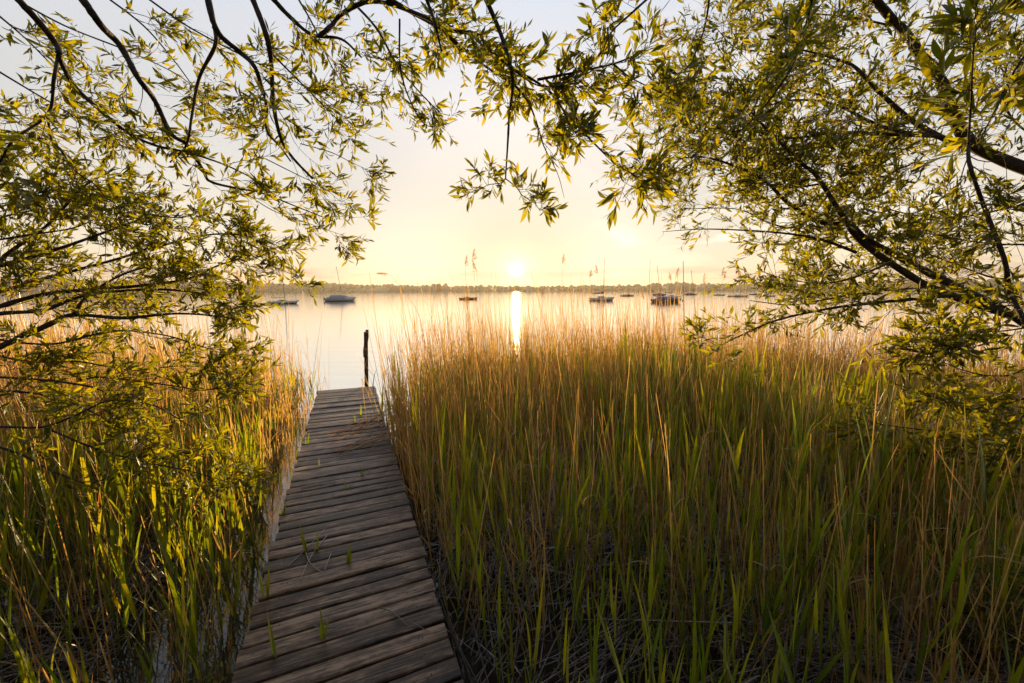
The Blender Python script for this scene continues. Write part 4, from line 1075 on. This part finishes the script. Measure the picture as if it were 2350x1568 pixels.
# the leafy sprays that hang low at the right edge
for q, n, d in (([(2420, 740), (2300, 760), (2200, 760), (2120, 740)], 16, 3.2), ([(2420, 800), (2320, 860), (2210, 850), (2110, 800)], 18, 3.2), ([(2400, 900), (2290, 930), (2200, 930), (2110, 900)], 18, 3.1), ([(2400, 980), (2280, 1000), (2150, 990), (2030, 975), (1950, 955)], 20, 3.0),
                ([(2420, 1060), (2330, 1060), (2230, 1040), (2120, 1020)], 16, 3.0), ([(2420, 700), (2330, 700), (2230, 720), (2150, 780), (2110, 860)], 14, 3.2), ([(2440, 840), (2360, 940), (2300, 1020), (2260, 1080)], 16, 2.9)):
    T2.limb(q, d + .2, d - .1, .008, .002, n, (.12, .34), 5, (.08, .2), 8, **{**k2, 'lf': .095, 'lw': .22, 'bias': (-.05, 0, 0)})
for q, n in (([(2420, 1500), (2330, 1470), (2260, 1460), (2200, 1455)], 12), ([(2420, 1360), (2340, 1350), (2280, 1330)], 8), ([(2420, 1480), (2340, 1440), (2280, 1430)], 6)):
    T2.limb(q, 2.2, 2.1, .005, .002, n, (.08, .22), 4, (.06, .14), 8, **{**k2, 'lf': .075, 'lw': .2})
# one spray close to the lens at the upper right
T2.limb([(2222, 330), (2228, 240), (2232, 150), (2240, 60)], 1.55, 1.5, .004, .002, 8, (.06, .16), 3, (.06, .12), 7, **{**k2, 'lf': .10, 'lw': .2})
T2.limb([(2400, 60), (2330, 160), (2290, 240), (2250, 320)], 1.7, 1.6, .005, .002, 9, (.08, .2), 3, (.06, .12), 7, **{**k2, 'lf': .095, 'lw': .2})
for a in ((1900, 265, 3.0, 3), (1920, 275, 3.0, 3), (1940, 285, 3.0, 3), (1850, 150, 3.2, 3), (2210, 870, 2.7, 3), (2130, 960, 2.7, 2), (1990, 30, 3.2, 3), (2290, 900, 2.7, 2)):
    T2.catkin(*a)
# the two whippy shoots and the hanging twig between the overhead limbs and the right willow
T2.limb([(1863, -10), (1849, 67), (1826, 140), (1753, 247), (1686, 313)], 2.4, 2.6, .011, .003, 18, (.1, .35), 6, (.07, .18), 8, **{**k2, 'lf': .085, 'lw': .22})
T2.limb([(1629, -10), (1616, 67), (1583, 160), (1567, 250)], 2.5, 2.6, .007, .002, 12, (.1, .3), 5, (.07, .16), 8, **{**k2, 'lf': .08})

for st2, e in (((5.5, 4.0, 2.4), (8.0, 4.6, 3.6)), ((5.45, 4.0, 2.9), (7.4, 3.2, 4.2)), ((5.6, 4.05, 3.6), (6.6, 4.9, 5.2)), ((5.6, 4.05, 3.6), (5.3, 4.2, 5.6)), ((5.75, 4.1, 1.2), (7.8, 3.4, 1.9)), ((5.6, 4.1, 1.8), (7.6, 5.0, 2.6)), ((5.5, 4.0, 2.4), (6.6, 2.6, 3.4))):
    m_ = (np.array(st2) + e) / 2 + [0, 0, 0.15]
    T2.limb(None, 0, 0, .035, .005, 44, (.3, .8), 7, (.12, .3), 9, fine=False, pts3=[st2, m_, e], **k2)

# --- willow bush on the left: limbs spreading in from the left edge over the reeds
T3 = Tree('willow_tree', (-5.4, 2.9, -0.4), 'spreading willow on the left whose leafy limbs reach right over the reeds', 0.38, 0.72)
T3.trunk([(-5.4, 2.9, -0.6), (-5.25, 2.95, 0.3), (-5.0, 3.0, 1.1), (-4.75, 3.0, 1.7), (-4.8, 3.0, 2.4), (-5.0, 3.1, 3.2), (-5.1, 3.1, 4.0)], 0.17, 0.012)
k3 = dict(lf=0.072, bias=(.15, 0, .06), fwd=.85, spread=.75)
st = (-4.75, 3.0, 1.5)
T3.limb([(-60, 640), (0, 600), (20, 580), (110, 516), (190, 430), (260, 390)], 3.0, 3.0, .018, .005, 24, (.2, .6), 7, (.1, .22), 9, start=st, **k3)
T3.limb([(-60, 625), (0, 610), (87, 586), (167, 560), (250, 530), (340, 500), (420, 500)], 3.0, 3.1, .018, .004, 44, (.25, .6), 7, (.1, .22), 10, start=st, **k3)
T3.limb([(-60, 690), (0, 670), (100, 640), (250, 600), (350, 570), (470, 540), (560, 540), (600, 560)], 3.1, 3.3, .016, .004, 52, (.2, .5), 7, (.1, .22), 10, start=st, **k3)
T3.limb([(-60, 720), (0, 703), (100, 676), (233, 663), (333, 655), (430, 640), (500, 610), (560, 590)], 3.0, 3.2, .020, .004, 52, (.2, .5), 7, (.1, .22), 10, start=st, **k3)
T3.limb([(-60, 740), (0, 720), (100, 712), (190, 680), (320, 665), (420, 668), (510, 685), (550, 705)], 3.0, 3.2, .018, .003, 42, (.2, .5), 7, (.1, .22), 9, start=st, **k3)
T3.limb([(-60, 820), (0, 796), (117, 743), (167, 723), (283, 730), (400, 720), (490, 725), (550, 735)], 2.9, 3.1, .024, .003, 40, (.2, .5), 6, (.1, .22), 9, start=st, **k3)
T3.limb([(167, 723), (200, 680), (267, 637), (330, 615), (384, 619)], 3.0, 3.1, .012, .004, 20, (.2, .45), 6, (.1, .2), 9, **k3)
T3.limb([(-60, 770), (0, 780), (120, 790), (260, 760), (380, 770), (480, 800), (540, 800)], 2.9, 3.1, .010, .003, 36, (.2, .5), 6, (.1, .2), 9, start=st, **k3)
T3.limb([(-60, 860), (0, 866), (133, 876), (233, 896), (300, 943), (350, 990)], 2.8, 2.9, .011, .003, 28, (.2, .5), 6, (.1, .2), 9, start=st, **k3)
T3.limb([(200, 870), (240, 866), (400, 886), (467, 896), (560, 880), (600, 870)], 2.9, 3.0, .007, .002, 22, (.15, .4), 6, (.08, .2), 9, **k3)
T3.limb([(-60, 985), (0, 980), (100, 980), (180, 950), (253, 920), (350, 930), (440, 980)], 2.7, 2.8, .010, .003, 34, (.15, .45), 6, (.08, .2), 9, start=st, **k3)
T3.limb([(100, 980), (220, 1030), (330, 1060), (430, 1080), (500, 1100), (540, 1110)], 2.7, 2.8, .007, .002, 34, (.12, .35), 6, (.08, .18), 9, **k3)
T3.limb([(-60, 900), (50, 900), (150, 920), (280, 980), (400, 1040), (480, 1050)], 2.8, 2.9, .008, .002, 34, (.15, .4), 6, (.08, .2), 9, **k3)
T3.limb([(-60, 800), (60, 830), (180, 830), (300, 850), (420, 840), (520, 850)], 2.9, 3.1, .008, .002, 36, (.15, .4), 6, (.08, .2), 9, **k3)
T3.limb([(-60, 1010), (40, 1040), (120, 1080), (200, 1110), (260, 1090)], 2.6, 2.6, .009, .003, 4, (.15, .4), 4, (.08, .2), 8, **k3)
for q in ([(-60, 440), (30, 420), (100, 440), (190, 480)], [(-60, 520), (40, 490), (140, 480), (230, 520)], [(-60, 340), (20, 330), (80, 370), (150, 420)], [(-60, 560), (60, 540), (180, 520), (280, 470), (360, 470)], [(-60, 240), (0, 250), (50, 290)]):
    T3.limb(q, 2.9, 3.1, .008, .002, 15, (.2, .5), 7, (.1, .22), 9, **k3)
T3.limb([(500, 490), (560, 570), (620, 610), (670, 630), (690, 650)], 3.0, 3.1, .004, .0012, 7, (.06, .16), 4, (.05, .12), 8, u0=.55, own=2, **k3)
T3.limb([(430, 470), (520, 520), (570, 540), (610, 560)], 3.0, 3.1, .004, .0012, 7, (.1, .22), 5, (.06, .14), 8, u0=.3, **k3)

for st3, e in (((-4.8, 3.0, 2.2), (-6.6, 3.6, 3.4)), ((-5.0, 3.1, 3.0), (-6.0, 2.6, 4.6)), ((-5.0, 3.1, 3.2), (-5.4, 3.8, 4.9)), ((-5.0, 3.0, 1.2), (-7.0, 2.4, 2.0)), ((-4.9, 3.0, 1.5), (-6.8, 4.0, 2.2))):
    m_ = (np.array(st3) + e) / 2 + [0, 0, 0.15]
    T3.limb(None, 0, 0, .03, .005, 60, (.4, 1.0), 7, (.12, .3), 9, fine=False, pts3=[st3, m_, e], **k3)
print('LEAVES', T1.count, T2.count, T3.count, 'near dry', N_DRY, 'near green', N_GR)

# ------------------------------------------------------------------ camera
cd = bpy.data.cameras.new('camera'); cam = bpy.data.objects.new('camera', cd); C.objects.link(cam)
cd.sensor_width = 36; cd.lens = FP / 2350 * 36; cd.clip_start = 0.05; cd.clip_end = 9000
Mx = Matrix([[_R[0], _U[0], -_F[0], EYE[0]], [_R[1], _U[1], -_F[1], EYE[1]], [_R[2], _U[2], -_F[2], EYE[2]], [0, 0, 0, 1]])
cam.matrix_world = Mx
sc = bpy.context.scene; sc.camera = cam
sc.view_settings.view_transform = 'Standard'; sc.view_settings.look = 'None'; sc.view_settings.gamma = 1.0; sc.view_settings.exposure = 1.2
sc.cycles.max_bounces = 7; sc.cycles.diffuse_bounces = 3; sc.cycles.glossy_bounces = 3; sc.cycles.transmission_bounces = 3; sc.cycles.volume_bounces = 0
sc.cycles.use_denoising = True
sc.cycles.caustics_reflective = False; sc.cycles.caustics_refractive = False
